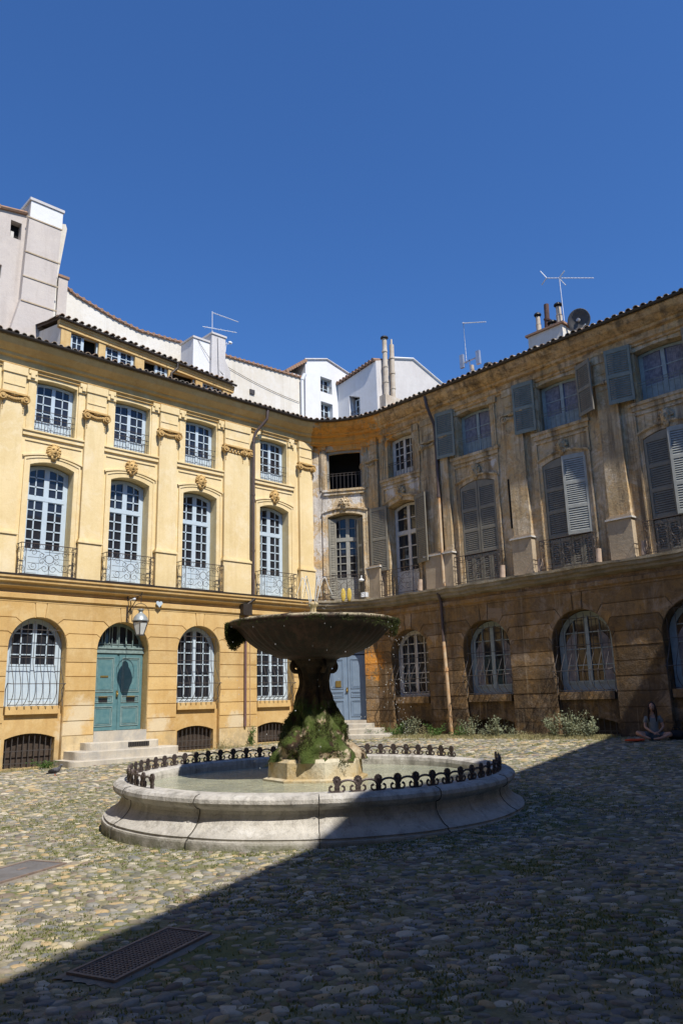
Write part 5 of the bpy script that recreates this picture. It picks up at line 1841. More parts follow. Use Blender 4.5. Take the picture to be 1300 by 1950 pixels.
CH = thing('chimney_stack', 'white rendered double chimney stack at the right end of the attic roof', 'chimney', (6.6, 3, 12.5))
b = MB(); b.box((5.80, 3.0, 12.0), (6.55, 3.9, 15.45), LX); b.build('shaft', 'white', CH)
b = MB(); b.box((6.55, 2.85, 12.0), (7.2, 3.9, 15.80), LX); b.build('shaft', 'roughwhite', CH)
b = MB(); b.box((5.76, 2.96, 15.45), (6.55, 3.94, 15.53), LX); b.box((6.52, 2.81, 15.80), (7.24, 3.94, 15.88), LX); b.build('coping', 'roughwhite', CH)
b = MB(); extr(b, [(7.2, 12), (7.95, 12), (7.75, 14.7), (7.45, 15.2), (7.2, 15.35)], 3.3, 4.4); b.build('buttress', 'roughwhite', CH)
antenna('tv_antenna', 'television antenna with two booms on the white double chimney', LX, 6.80, 3.2, 15.7, 17.0, [((6.8, 3.2, 16.95), (8.0, 3.1, 16.9), 14, 0.10, 'h'), ((6.3, 3.15, 16.15), (7.95, 3.15, 16.42), 5, 0.2, 'h')])
b = MB(); b.tube([(7.3, 3.0, 15.3), (7.35, 3.0, 15.75)], 0.012, 5, LX); b.sphere((7.5, 2.95, 15.75), (0.1, 0.06, 0.06), LX, 8, 6); b.tube([(7.2, 3.0, 15.6), (7.5, 2.95, 15.7)], 0.012, 5, LX)
tag(b.build('camera', 'white_metal'), 'small white roof camera on a short mast right of the double chimney', 'camera')

b = MB()
def sag(p, q, d, n_=14):
    return [(p[0] + (q[0] - p[0]) * t, p[1] + (q[1] - p[1]) * t, p[2] + (q[2] - p[2]) * t - d * 4 * t * (1 - t)) for t in [i / n_ for i in range(n_ + 1)]]
b.tube(sag((6.0, 2.98, 15.4), (7.1, 2.83, 14.2), 0.1), 0.010, 4, LX)
b.tube(sag((6.8, 2.82, 15.7), (6.9, 2.82, 13.4), 0.0), 0.009, 4, LX)
b.tube(sag((8.0, 4.46, 15.6), (12.4, 4.46, 14.9), 0.12), 0.012, 4, LX)
b.build('cable', 'iron', BH)
b = MB(); b.box((9.6, 4.44, 14.6), (9.85, 4.5, 14.8), LX); b.build('wall_vent', 'irong', BH)
WH = thing('white_house', 'bright white gabled house with two small windows beyond the roof corner', 'house', (14.5, 6, 0))
b = MB()
wh = [[(14.83, 16.50), (15.60, 16.50), (15.60, 17.30), (14.83, 17.30)], [(14.83, 14.85), (15.62, 14.85), (15.62, 15.98), (14.83, 15.98)]]
extr(b, [(13.75, 8), (16.0, 8), (16.0, 17.10), (16.78, 17.95), (15.27, 18.30), (13.86, 17.86)], 5.69, 10, LX, wh)
b.build('wall', 'white', WH)
for (x0, x1, z0_, z1_) in ((14.83, 15.60, 16.50, 17.30), (14.83, 15.62, 14.85, 15.98)):
    casement(LX, Arch((x0 + x1) / 2, x1 - x0 - 0.02, z0_ + 0.01, z1_ - 0.01, 0, 'seg', 4), 5.92, 'frame', WH, cols=1, rows=3, leaf_gap=0.07, bar=0.03, arch_frame=0.05)
    k = MB(); k.box((x0 - 0.05, 6.02, z0_ - 0.05), (x1 + 0.05, 6.1, z1_ + 0.05), LX); k.build('room_back', 'void', WH)
    low_rail(LX, (x0 + x1) / 2, x1 - x0, WH, z0_, h=0.42, y=5.75, mat='iron', n=7, fancy=False)
b = MB(); b.tube([(13.80, 5.66, 17.90), (15.27, 5.66, 18.34), (16.82, 5.66, 17.98)], 0.05, 6, LX)
b.box((12.65, 5.75, 8), (13.75, 9.8, 17.0), LX)
b.build('coping', 'roughwhite', WH)
b = MB()
for i in range(9):
    t = i / 8
    x, z = 12.7 + 1.15 * t, 16.98 + 0.86 * t
    b.tube([(x, 5.62, z), (x + 0.3, 9, z + 0.1)], 0.09, 8, LX)
b.build('roof', 'clayred', WH)

WG = thing('white_house', 'white house with tall twin flue pipes and sloping roof beside the gabled white house', 'house', (18, 4, 0))
b = MB()
RP = lambda p: (p[1], p[0], p[2])    # plane facing -X : (a along +Y, y depth along +X)
def RXp(p): return (16.0 + p[1], -p[0], p[2])
wl = [[(-4.86, 15.05), (-4.12, 14.85), (-4.12, 16.00), (-4.86, 16.28)]]
b.prism([(-5.68, 8), (-2.95, 8), (-2.95, 17.49), (-5.68, 17.09)], -0.01, 4.9, RXp, holes=wl, back=True)
b.build('side_wall', 'white', WG)
casement(RXp, Arch(-4.45, 0.62, 14.97, 16.08, 0, 'seg', 4), 0.30, 'frame', WG, cols=1, rows=3, leaf_gap=0.06, bar=0.03, arch_frame=0.05)
k = MB(); k.box((-5.0, 0.40, 14.8), (-4.0, 0.5, 16.4), RXp); k.build('room_back', 'void', WG)
low_rail(RXp, -4.49, 0.74, WG, 14.98, h=0.42, y=0.06, mat='iron', n=7, fancy=False)
b = MB(); extr(b, [(16.0, 8), (21.4, 8), (21.4, 17.45), (18.7, 18.35), (17.25, 17.96), (16.0, 17.5)], 2.94, 3.6)
b.build('front_wall', 'roughwhite', WG)
b = MB(); b.tube([(17.2, 2.9, 18.0), (18.7, 2.9, 18.4), (21.45, 2.9, 17.5)], 0.055, 6, LX); b.build('coping', 'white', WG)
b = MB()
for i in range(12):
    t = (i + 0.5) / 12
    y_, z = 5.69 - 2.75 * t, 17.14 + 0.40 * t
    b.tube([(15.86, y_, z + 0.02), (17.2, y_, z + 0.35)], 0.10, 8)
b.build('roof', 'clayred', WG)
b = MB()
b.tube([(16.42, 2.75, 15.6), (16.45, 2.75, 18.7)], 0.115, 10, LX)
for z in (16.4, 17.2, 18.0): b.tube([(16.43, 2.75, z), (16.43, 2.75, z + 0.09)], 0.14, 10, LX)
b.tube([(16.92, 2.75, 15.6), (16.95, 2.75, 18.55)], 0.115, 10, LX)
for z in (16.2, 17.0, 17.8): b.tube([(16.93, 2.75, z), (16.93, 2.75, z + 0.09)], 0.14, 10, LX)
b.tube([(16.95, 2.75, 18.55), (16.95, 2.75, 18.85)], 0.05, 8, LX)
b.box((16.15, 2.55, 14.0), (17.25, 2.95, 15.7), LX)
fl = b.build('flue', 'fibro', WG)
b = MB(); b.lathe([(0.10, 0), (0.20, 0.05), (0.18, 0.12), (0.02, 0.15)], (16.45, 2.75, 18.7), 12, LX); b.build('cowl', 'black', fl)

# ------------------------------------------------------------------ the house behind the camera whose roof shades the square
sdir = Vector((16.45, 5.24)).normalized()
sh = Vector((-4.96, -23.42))
SX = Fr((sh.x, sh.y), math.atan2(sdir.y, sdir.x))
HB = thing('apartment_building', 'plain townhouse across the street behind the viewer', 'building', (sh.x, sh.y - 4, 0))
def slab(b, pts, z0, z1):
    n_ = len(pts)
    b.add([SX((p[0], p[1], z0)) for p in pts] + [SX((p[0], p[1], z1)) for p in pts], [tuple(range(n_))[::-1], tuple(range(n_, 2 * n_))] + [(k, (k + 1) % n_, n_ + (k + 1) % n_, n_ + k) for k in range(n_)])
b = MB()
slab(b, [(-26, -2.45), (-26, -9), (16.4, -9), (16.4, -0.55), (0, -0.55)], -0.5, 11.6)
b.build('wall', 'cream', HB)
b = MB()
slab(b, [(-26.2, -1.90), (-26.2, -9.3), (16.5, -9.3), (16.5, 0), (0, 0)], 11.8, 11.98)
b.build('roof', 'tile', HB)
b = MB()
for i in range(13):
    for z in (1.2, 5.2, 8.8):
        yb = -0.53 + min(0, -25 + i * 3.2) * 0.073
        b.box((-25 + i * 3.2, yb - 0.12, z), (-23.8 + i * 3.2, yb, z + 2.2), SX)
b.build('shutter', 'shutb', HB)

LW = thing('apartment_building', 'yellow townhouse wing closing the square on the left, outside the view', 'building', (-14.3, -12, 0))
b = MB()
b.box((-22, -24.5, -0.6), (-14.3, 0.2, 11.6))
b.build('wall', 'ochre', LW)
b = MB()
b.box((-22.2, -24.7, 11.6), (-13.8, 0.2, 11.9))
b.build('roof', 'tile', LW)
for i in range(7):
    for z0_, z1_ in ((1.6, 3.9), (5.1, 8.4), (9.4, 10.9)):
        b = MB(); b.box((-14.33, -22.4 + i * 3.2, z0_), (-14.27, -21.1 + i * 3.2, z1_)); b.build('window', 'glassg', LW)

# ------------------------------------------------------------------ wall lantern, ornaments, number plate
LN = thing('wall_lantern', 'grey street lantern hanging from an iron bracket above the teal door', 'street lamp', (2.02, 0.28, 4.3))
b = MB()
b.tube([(2.02, 0.26, 3.95), (2.02, 0.24, 4.72)], 0.022, 6)
b.tube([(2.02, 0.24, 4.62), (2.02, -0.57, 4.66), (2.02, -0.62, 4.75)], 0.016, 6)
b.tube([(2.02, 0.24, 4.2), (2.02, 0.0, 4.35), (2.02, -0.4, 4.64)], 0.013, 6)
b.tube([(2.02, 0.22 + 0.05 * math.sin(i), 3.95 + 0.035 * i) for i in range(9)], 0.012, 5)
b.tube([(2.02, -0.57, 4.66), (2.02, -0.57, 4.42)], 0.010, 5)
b.build('bracket', 'iron', LN)
b = MB()
hoop = [(2.02 + 0.27 * math.cos(t), -0.57, 4.12 + 0.30 * math.sin(t)) for t in [PI * i / 14 for i in range(15)]]
hoop = [(2.29, -0.57, 3.88)] + hoop + [(1.75, -0.57, 3.88)]
b.tube(hoop, 0.010, 5)
b.lathe([(0.24, 0), (0.245, 0.03), (0.24, 0.045)], (2.02, -0.57, 3.86), 6)
for k in range(6):
    t = PI / 3 * k
    b.tube([(2.02 + 0.235 * math.cos(t), -0.57 + 0.235 * math.sin(t), 3.87), (2.02 + 0.12 * math.cos(t), -0.57 + 0.12 * math.sin(t), 3.52)], 0.011, 5)
b.lathe([(0.13, 0), (0.12, 0.02)], (2.02, -0.57, 3.50), 6)
b.build('lantern_frame', 'irong', LN)
b = MB(); b.lathe([(0.115, 0), (0.228, 0.34)], (2.02, -0.57, 3.525), 6); b.build('lantern_glass', 'lampglass', LN)
b = MB(); b.lathe([(0.24, 0), (0.215, 0.04), (0.20, 0.10), (0.15, 0.17), (0.09, 0.22), (0.06, 0.24), (0.06, 0.30), (0.10, 0.33), (0.10, 0.35), (0.01, 0.36)], (2.02, -0.57, 3.90), 14); b.build('lantern_cap', 'lampcap', LN, smooth=True)
b = MB(); b.sphere((2.10, 0.02, 4.62), (0.06, 0.06, 0.05)); b.tube([(2.10, 0.25, 4.6), (2.10, 0.02, 4.62)], 0.02, 6); tag(b.build('wall_spotlight', 'white_metal'), 'tiny white spotlight fixed beside the lantern bracket', 'light')
b = MB()
hp = []
for i in range(24):
    t = 2 * PI * i / 24
    hp.append((3.03 + 0.0085 * 16 * math.sin(t) ** 3 * 0.8, 4.55 + 0.0085 * (13 * math.cos(t) - 5 * math.cos(2 * t) - 2 * math.cos(3 * t) - math.cos(4 * t)) * 0.8))
b.prism(hp, 0.14, 0.17, LX, back=True)
tag(b.build('heart_ornament', 'frame'), 'small pale heart ornament hanging on the cable right of the lantern', 'ornament')

NPL = thing('number_plate', 'blue enamel house number plate 11 beside the corner door', 'house number', RX((1.34, 0.25, 3.3)))
b = MB(); b.box((1.22, 0.245, 3.20), (1.46, 0.262, 3.42), RX); b.build('plate', 'plateblue', NPL)
b = MB()
b.box((1.235, 0.243, 3.212), (1.445, 0.246, 3.222), RX); b.box((1.235, 0.243, 3.398), (1.445, 0.246, 3.408), RX)
for x in (1.30, 1.37):
    b.box((x, 0.240, 3.25), (x + 0.025, 0.246, 3.37), RX)
    b.box((x - 0.02, 0.240, 3.335), (x, 0.246, 3.352), RX)
b.build('numeral', 'plate_white', NPL)
for (ax, nm, gp_) in ((fc - 0.05, 'left one of two amber oval ornaments hanging at the corner balcony', 'a'), (fc + 0.17, 'right one of two amber oval ornaments hanging at the corner balcony', 'b')):
    b = MB(); b.sphere((ax, -0.02, 5.22), (0.085, 0.03, 0.24), FX, 14, 10)
    tag(b.build('hanging_ornament', 'amber', smooth=True), nm, 'ornament', 'amber ornaments at the corner balcony')
b = MB(); b.box((fa1 - 0.55, 0.08, 5.12), (fa1 - 0.30, 0.25, 5.28), FX); b.tube([(fa1 - 0.42, 0.15, 5.1), (fa1 - 0.42, 0.15, 5.3)], 0.05, 8, FX)
tag(b.build('floodlight', 'white_metal'), 'small white floodlight lying on the corner ledge', 'light')
b = MB(); b.sphere((fc + 0.62, 0.02, 5.72), (0.10, 0.08, 0.06), FX, 10, 8); b.tube([(fc + 0.62, 0.02, 5.7), (fc + 0.62, 0.08, 5.9)], 0.015, 5, FX)
tag(b.build('spotlight', 'white_metal'), 'small white spotlight clipped to the corner balcony rail', 'light')

# ------------------------------------------------------------------ fountain
TILT = Matrix.Rotation(math.radians(0.9), 3, Vector((0.73, -0.68, 0)))
BC = Vector((BAS.x, BAS.y, 0.0))
def TX(p):
    v = TILT @ (Vector(p))
    return (v.x + BC.x, v.y + BC.y, v.z)
FT = thing('fountain', 'round stone fountain with mossy tufa pedestal and wide fluted bowl', 'fountain', (BAS.x, BAS.y, 0.0))
bp = [(2.83, -0.3), (2.83, 0.13), (2.825, 0.15), (2.795, 0.153), (2.79, 0.168), (2.80, 0.18), (2.775, 0.192), (2.73, 0.215), (2.68, 0.25), (2.635, 0.295), (2.605, 0.345), (2.595, 0.395), (2.60, 0.43), (2.615, 0.442), (2.65, 0.45), (2.685, 0.475), (2.705, 0.51), (2.70, 0.55), (2.67, 0.578), (2.60, 0.59), (2.40, 0.59), (2.35, 0.57), (2.335, 0.52), (2.33, 0.1)]
b = MB()
nseg = 240
njoint = 12
def wob(a, z):
    return 1 + 0.0012 * math.sin(a * 17 + z * 9) + 0.0010 * noise.noise(Vector((math.cos(a) * 6, math.sin(a) * 6, z * 5)))
vs = []
for (r_, z) in bp:
    for k in range(nseg):
        a = 2 * PI * k / nseg
        rr = r_ * wob(a, z)
        ph = (k + 7) % (nseg // njoint)
        if ph == 0 and r_ > 2.4:
            rr -= 0.016
        vs.append(TX((rr * math.cos(a), rr * math.sin(a), z)))
fs = []
for i in range(len(bp) - 1):
    for k in range(nseg):
        l = (k + 1) % nseg
        fs.append((i * nseg + k, i * nseg + l, (i + 1) * nseg + l, (i + 1) * nseg + k))
b.add(vs, fs)
ba = b.build('basin', 'stone', FT, smooth=False)
for q in range(njoint):
    jt = MB()
    a = 2 * PI * ((nseg // njoint) * (q + 1) - 7) / nseg
    jag = random.Random(q)
    pts = []
    for (r_, z) in bp[:20]:
        aa = a + jag.uniform(-0.0015, 0.0015)
        pts.append(((r_ + 0.002) * math.cos(aa), (r_ + 0.002) * math.sin(aa), z))
    jt.tube([TX(p) for p in pts], 0.0035 if q % 2 else 0.0055, 4)
    jt.build('joint', 'rock0', ba)
# basin floor + water
k = NT('basin water')
k.bump(k.math('ADD', k.noise(6, 4, 0.65, dist=0.6), k.math('MULTIPLY', k.noise(22, 3, 0.6), 0.5)), 1.0, 0.08)
wc = k.mix(k.ramp(k.noise(1.2, 4, 0.6), 0.35, 0.65), (0.42, 0.42, 0.30), (0.27, 0.285, 0.22))
wc = k.mix(k.ramp(k.noise(7, 4, 0.7, dist=1.0), 0.5, 0.7, 0, 0.6), wc, (0.42, 0.43, 0.27))
M['water'] = k.out(wc, 0.09, 0, 0.6)
b = MB(); b.lathe([(2.36, 0.0)], (BAS.x, BAS.y, 0.475), 96); 
b.f = [tuple(range(96))]
wo = b.build('water', 'water')
tag(wo, 'greenish rippling water filling the round basin', kind='structure')

b = MB()
def octo(r0, r1, z0, z1, rot=PI / 8):
    vs = [(BAS.x + r * math.cos(rot + PI / 4 * k), BAS.y + r * math.sin(rot + PI / 4 * k), z) for (r, z) in ((r0, z0), (r1, z1)) for k in range(8)]
    b.add(vs, [(k, (k + 1) % 8, 8 + (k + 1) % 8, 8 + k) for k in range(8)] + [tuple(range(8, 16))])
ro = math.radians(-131 + 10)
octo(0.74, 0.74, 0.2, 0.50, ro); octo(0.74, 0.68, 0.50, 0.52, ro); octo(0.67, 0.66, 0.50, 0.72, ro); octo(0.66, 0.60, 0.72, 0.76, ro)
def stainm():
    k = NT('ochre stained limestone')
    c_ = k.mix(k.ramp(k.noise(1.6, 5, 0.7), 0.4, 0.62), (0.50, 0.455, 0.34), (0.42, 0.31, 0.15))
    c_ = k.mix(k.ramp(k.noise(5, 5, 0.7), 0.52, 0.7, 0, 0.7), c_, (0.15, 0.12, 0.07))
    k.bump(k.noise(14, 5, 0.7), 0.6, 0.03)
    return k.out(c_, 0.85)
M['stain'] = stainm()
b.build('pedestal_base', 'stain', FT)

def rockm():
    k = NT('wet dark tufa')
    z = k.sepz()[2]
    n_ = k.noise(3.2, 6, 0.75, dist=0.5)
    dark = k.mix(k.ramp(n_, 0.4, 0.65), (0.016, 0.012, 0.008), (0.075, 0.042, 0.02))
    pale = k.mix(k.ramp(k.noise(8, 4, 0.7), 0.35, 0.65), (0.50, 0.42, 0.30), (0.26, 0.18, 0.10))
    m1 = k.math('MULTIPLY', k.ramp(k.noise(3.4, 4, 0.6), 0.52, 0.57), k.ramp(z, 1.52, 1.40))
    c_ = k.mix(m1, dark, pale)
    gm = k.math('MULTIPLY', k.ramp(k.noise(3.8, 4, 0.65), 0.44, 0.50), k.ramp(z, 1.60, 1.45))
    c_ = k.mix(k.math('MULTIPLY', gm, 0.9), c_, (0.055, 0.085, 0.012))
    k.bump(k.noise(16, 6, 0.75), 0.9, 0.05)
    return k.out(c_, 0.75)
M['rock'] = rockm()
prof = [(0.62, 0.72), (0.59, 0.78), (0.53, 0.88), (0.46, 1.0), (0.41, 1.12), (0.365, 1.22), (0.32, 1.33), (0.27, 1.45), (0.235, 1.58), (0.205, 1.70), (0.20, 1.82), (0.21, 1.90), (0.24, 1.98), (0.31, 2.04), (0.33, 2.09), (0.36, 2.10), (0.37, 2.14)]
b = MB()
nS = 72
pp = []
for i in range(len(prof) - 1):
    for q in range(3):
        t = q / 3
        pp.append((prof[i][0] * (1 - t) + prof[i + 1][0] * t, prof[i][1] * (1 - t) + prof[i + 1][1] * t))
pp.append(prof[-1])
def rockr(a, z, r_):
    am = 0.15 if z < 1.35 else max(0.02, 0.15 - (z - 1.35) * 0.30)
    if z > 2.0: am = 0.012
    return r_ + am * noise.fractal(Vector((math.cos(a) * 2.4, math.sin(a) * 2.4, z * 2.6)), 0.8, 2.1, 5) + am * 0.55 * noise.noise(Vector((math.cos(a) * 5, math.sin(a) * 5, z * 6)))
vs = [(BAS.x + rockr(2 * PI * k / nS, z, r_) * math.cos(2 * PI * k / nS), BAS.y + rockr(2 * PI * k / nS, z, r_) * math.sin(2 * PI * k / nS), z) for (r_, z) in pp for k in range(nS)]
b.add(vs, [(i * nS + k, i * nS + (k + 1) % nS, (i + 1) * nS + (k + 1) % nS, (i + 1) * nS + k) for i in range(len(pp) - 1) for k in range(nS)])
b.build('tufa_pedestal', 'rock', FT, smooth=True)
b = MB()   # scroll brackets under the bowl
for k in range(4):
    t = PI / 4 + PI / 2 * k + 0.5
    cx_, cy_ = math.cos(t), math.sin(t)
    pts = spiral(0.27, 1.99, 0.09, 0.02, PI / 2, -1.3, 18)
    b.tube([(BAS.x + p[0] * cx_, BAS.y + p[0] * cy_, p[1]) for p in pts], 0.035, 6)
    b.tube([(BAS.x + r_ * cx_, BAS.y + r_ * cy_, z) for (r_, z) in ((0.22, 1.95), (0.20, 1.8), (0.21, 1.6), (0.28, 1.42))], [0.045, 0.035, 0.04, 0.05], 6)
b.build('scroll', 'rock', FT, smooth=True)
# clumps of moss on the pedestal
def leafclump(b, p, nrm, n_, size, rs, spread):
    for q in range(n_):
        d = Vector((rs.gauss(0, 1), rs.gauss(0, 1), rs.gauss(0, 1))) * spread
        c_ = Vector(p) + d
        e1 = Vector((rs.gauss(0, 1), rs.gauss(0, 1), rs.gauss(0, 1))).normalized() * size * rs.uniform(0.6, 1.3)
        e2 = e1.cross(nrm + Vector((rs.gauss(0, .4), rs.gauss(0, .4), rs.gauss(0, .4))))
        if e2.length < 1e-6: continue
        e2 = e2.normalized() * e1.length * 0.7
        b.add([c_ - e1, c_ + e2, c_ + e1, c_ - e2], [(0, 1, 2, 3)])
b = MB()
rs = random.Random(5)
for q in range(26000):
    a = rs.uniform(0, 2 * PI)
    z = rs.uniform(0.66, 1.50)
    r_ = np.interp(z, [p[1] for p in prof], [p[0] for p in prof])
    nzv = noise.noise(Vector((math.cos(a) * 3.1, math.sin(a) * 3.1, z * 3.2 + 4)))
    da = abs((a - math.radians(-115) + PI) % (2 * PI) - PI)
    if nzv < 0.0 + (0.22 if z > 1.38 else 0) + (0.25 if z < 0.78 else 0) + 0.25 * max(0, noise.noise(Vector((math.cos(a) * 9, math.sin(a) * 9, z * 9)))): continue
    rr = rockr(a, z, r_) + 0.004 + 0.035 * min(0.5, max(0, nzv + 0.1)) - 0.006
    nrm = Vector((math.cos(a), math.sin(a), 0.3)).normalized()
    leafclump(b, (BAS.x + rr * math.cos(a), BAS.y + rr * math.sin(a), z), nrm, 3, 0.0065, rs, 0.008)
b.build('moss', 'moss', FT)

# bowl
def bowlm():
    k = NT('dark wet bowl stone')
    n_ = k.noise(2.2, 6, 0.7)
    c_ = k.mix(k.ramp(n_, 0.4, 0.65), (0.022, 0.014, 0.010), (0.075, 0.038, 0.026))
    c_ = k.mix(k.ramp(k.noise(1.0, 5, 0.7, sc=(9, 9, 1.2)), 0.45, 0.62, 0, 0.8), c_, (0.018, 0.016, 0.010))
    z = k.sepz()[2]
    c_ = k.mix(k.math('MULTIPLY', k.ramp(z, 2.60, 2.63), k.ramp(k.noise(7, 4, 0.7), 0.4, 0.6)), c_, (0.42, 0.36, 0.24))
    k.bump(k.noise(18, 5, 0.7), 0.5, 0.02)
    return k.out(c_, 0.7)
M['bowl'] = bowlm()
b = MB()
bpr = [(0.36, 2.10), (0.40, 2.125), (0.52, 2.13), (0.56, 2.15), (0.60, 2.175), (0.70, 2.215), (0.80, 2.27), (0.90, 2.345), (0.98, 2.42), (1.06, 2.50), (1.12, 2.54), (1.19, 2.555), (1.225, 2.575), (1.235, 2.61), (1.22, 2.635), (1.18, 2.645), (1.12, 2.64), (1.05, 2.60), (0.8, 2.5), (0.4, 2.42), (0.05, 2.40)]
nB = 192
def bw(a, z, r_):
    if 2.16 < z < 2.53 and r_ > 0.58:
        e = min(1, (z - 2.16) / 0.06, (2.53 - z) / 0.05)
        return r_ * (1 + 0.034 * e * abs(math.sin(a * 22)))
    if z > 2.55:
        return r_ + 0.012 * noise.noise(Vector((math.cos(a) * 7, math.sin(a) * 7, z * 4)))
    return r_
vs = []
for (r_, z) in bpr:
    for k in range(nB):
        a = 2 * PI * k / nB
        rr = bw(a, z, r_)
        zz = z + (0.015 * noise.noise(Vector((math.cos(a) * 5, math.sin(a) * 5, 2))) if r_ > 1.1 else 0)
        vs.append((BAS.x + rr * math.cos(a), BAS.y + rr * math.sin(a), zz))
b.add(vs, [(i * nB + k, i * nB + (k + 1) % nB, (i + 1) * nB + (k + 1) % nB, (i + 1) * nB + k) for i in range(len(bpr) - 1) for k in range(nB)])
b.build('bowl', 'bowl', FT, smooth=True)
b = MB()
rs = random.Random(8)
camdir = math.radians(-131)
for q in range(9000):       # moss fringe hanging from the rim
    a = rs.uniform(0, 2 * PI)
    side = (a - math.radians(-41)) % (2 * PI)      # 0 at image right, pi at image left
    wr = math.exp(-((min(side, 2 * PI - side)) / 0.8) ** 2)
    dens = 0.10 + 0.5 * noise.noise(Vector((math.cos(a) * 4, math.sin(a) * 4, 7))) + 0.7 * wr
    if rs.random() > dens: continue
    ln = 0.015 + rs.random() ** 1.6 * (0.05 + 0.13 * wr + 0.03 * math.sin(a * 9) ** 2)
    r_ = 1.235 - max(0, ln - 0.03) * 0.25 + rs.uniform(-0.02, 0.02)
    leafclump(b, (BAS.x + r_ * math.cos(a), BAS.y + r_ * math.sin(a), 2.63 - ln), Vector((math.cos(a), math.sin(a), 0)), 4, 0.007, rs, 0.008)
# big hanging lump at the left of the rim
aL = math.radians(139)
for q in range(14000):
    w_ = rs.random() ** 1.3
    aa = aL + rs.uniform(-0.26, 0.26) * (1 - 0.5 * w_)
    r_ = 1.265 - 0.36 * w_
    zl = float(np.interp(w_, [0, 0.12, 0.25, 0.5, 1.0], [2.46, 2.33, 2.27, 2.36, 2.45])) + 0.03 * math.sin(aa * 40 + r_ * 30)
    z = 2.62 - (2.62 - zl) * rs.random()
    leafclump(b, (BAS.x + r_ * math.cos(aa), BAS.y + r_ * math.sin(aa), z), Vector((math.cos(aa), math.sin(aa), 0)), 2, 0.010, rs, 0.008)
b.build('moss', 'mossd', FT)
b = MB(); b.lathe([(1.10, 0)], (BAS.x, BAS.y, 2.605), 48); b.f = [tuple(range(48))]; b.build('bowl_water', 'water', FT)
b = MB(); b.lathe([(0.075, 0), (0.075, 0.06), (0.055, 0.08), (0.06, 0.16), (0.045, 0.20), (0.05, 0.25), (0.075, 0.28), (0.08, 0.31), (0.05, 0.32)], (BAS.x, BAS.y, 2.60), 14); b.build('nozzle', 'stain', FT, smooth=True)

# cast iron cresting round the rim: one piece built, then copied
def crest_piece():
    p = MB(); a = MB()
    # palmette in local (x tangent, z up), thickness y
    pal = []
    for i in range(41):
        t = -0.15 * PI + 1.3 * PI * i / 40
        rr = 0.040 * (1 + 0.16 * abs(math.sin(t * 5.5)))
        pal.append((rr * math.cos(t), 0.128 + rr * math.sin(t)))
    poly = [(0.030, 0.0), (0.027, 0.05), (0.024, 0.075)] + pal + [(-0.024, 0.075), (-0.027, 0.05), (-0.030, 0.0)]
    q = []
    for v in poly:
        if not q or (abs(v[0] - q[-1][0]) + abs(v[1] - q[-1][1])) > 1e-4: q.append(v)
    I = lambda v: v
    p.prism(q, -0.011, 0.011, I, back=True)
    p.prism([(-0.03, 0.045), (0.03, 0.045), (0.03, 0.058), (-0.03, 0.058)], -0.017, 0.017, I, back=True)
    p.sphere((0, -0.01, 0.128), (0.018, 0.012, 0.018), None, 8, 6)
    for s in (-1, 1):
        a.tube([(s * 0.02, 0, 0.012), (s * 0.058, 0, 0.010), (s * 0.082, 0, 0.03), (s * 0.080, 0, 0.060), (s * 0.064, 0, 0.072), (s * 0.056, 0, 0.058)], [0.012, 0.012, 0.012, 0.011, 0.011, 0.017], 5)
    a.tube([(0.018, 0, 0.075)] + [(0.1175 - 0.085 * math.cos(t), 0, 0.088 + 0.040 * math.sin(t)) for t in [PI * i / 8 for i in range(9)]] + [(0.217, 0, 0.075)], 0.0125, 5)
    return p, a
P_, A_ = crest_piece()
m1 = P_.build('palmette', 'castiron'); m2 = A_.build('scroll_arch', 'castiron')
me1, me2 = m1.data, m2.data
bpy.data.objects.remove(m1); bpy.data.objects.remove(m2)
Rf = 2.52
for (d0, d1, lb) in ((60, 179, 'cast iron palmette edging along the left and back of the basin rim'), (-9, 50, 'cast iron palmette edging along the back right of the basin rim'), (-126, -42, 'dark cast iron palmette edging along the front right of the basin rim')):
    mid = math.radians((d0 + d1) / 2)
    T_ = thing('basin_edging', lb, 'railing', TX((Rf * math.cos(mid), Rf * math.sin(mid), 0.57)), 'cast iron edging pieces on the basin rim')
    n_ = int(round(math.radians(d1 - d0) * Rf / 0.235))
    for i in range(n_ + 1):
        a = math.radians(d0) + math.radians(d1 - d0) * i / n_
        for (me, last) in ((me1, True), (me2, i < n_ or True)):
            o = bpy.data.objects.new(me.name.split('.')[0], me)
            COL.objects.link(o)
            o.parent = T_
            o.matrix_parent_inverse = Matrix.Translation(T_.location).inverted()
            mm = Matrix.Rotation(a + PI / 2, 4, 'Z')
            mm.translation = Vector(TX((Rf * math.cos(a), Rf * math.sin(a), 0.586)))
            if me is me2 and i == n_:
                bpy.data.objects.remove(o)
                continue
            o.matrix_basis = mm

# falling and spouting water
def dropm():
    k = NT('water drop')
    k.b.inputs['Transmission Weight'].default_value = 0.35
    k.b.inputs['IOR'].default_value = 1.33
    return k.out((0.85, 0.88, 0.9), 0.05, 0, 0.8)
M['drop'] = dropm()
b = MB()
rs = random.Random(21)
for q in range(260):
    a = rs.uniform(0, 2 * PI) if rs.random() < 0.55 else math.radians(-41) + rs.gauss(0, 0.5)
    r_ = 1.24 + rs.gauss(0, 0.03) + 0.05 * rs.random()
    z = 0.5 + 2.05 * rs.random()
    sz = rs.uniform(0.0016, 0.0042)
    b.sphere((BAS.x + r_ * math.cos(a), BAS.y + r_ * math.sin(a), z), (sz, sz, sz * 2.2), None, 6, 4)
for q in range(90):
    a = rs.uniform(0, 2 * PI)
    r_ = rs.uniform(0.10, 0.55)
    z = 2.66 + (0.50 - (r_ - 0.3) ** 2 * 3) * rs.random()
    sz = rs.uniform(0.0025, 0.006)
    b.sphere((BAS.x + r_ * math.cos(a), BAS.y + r_ * math.sin(a), z), sz, None, 6, 4)
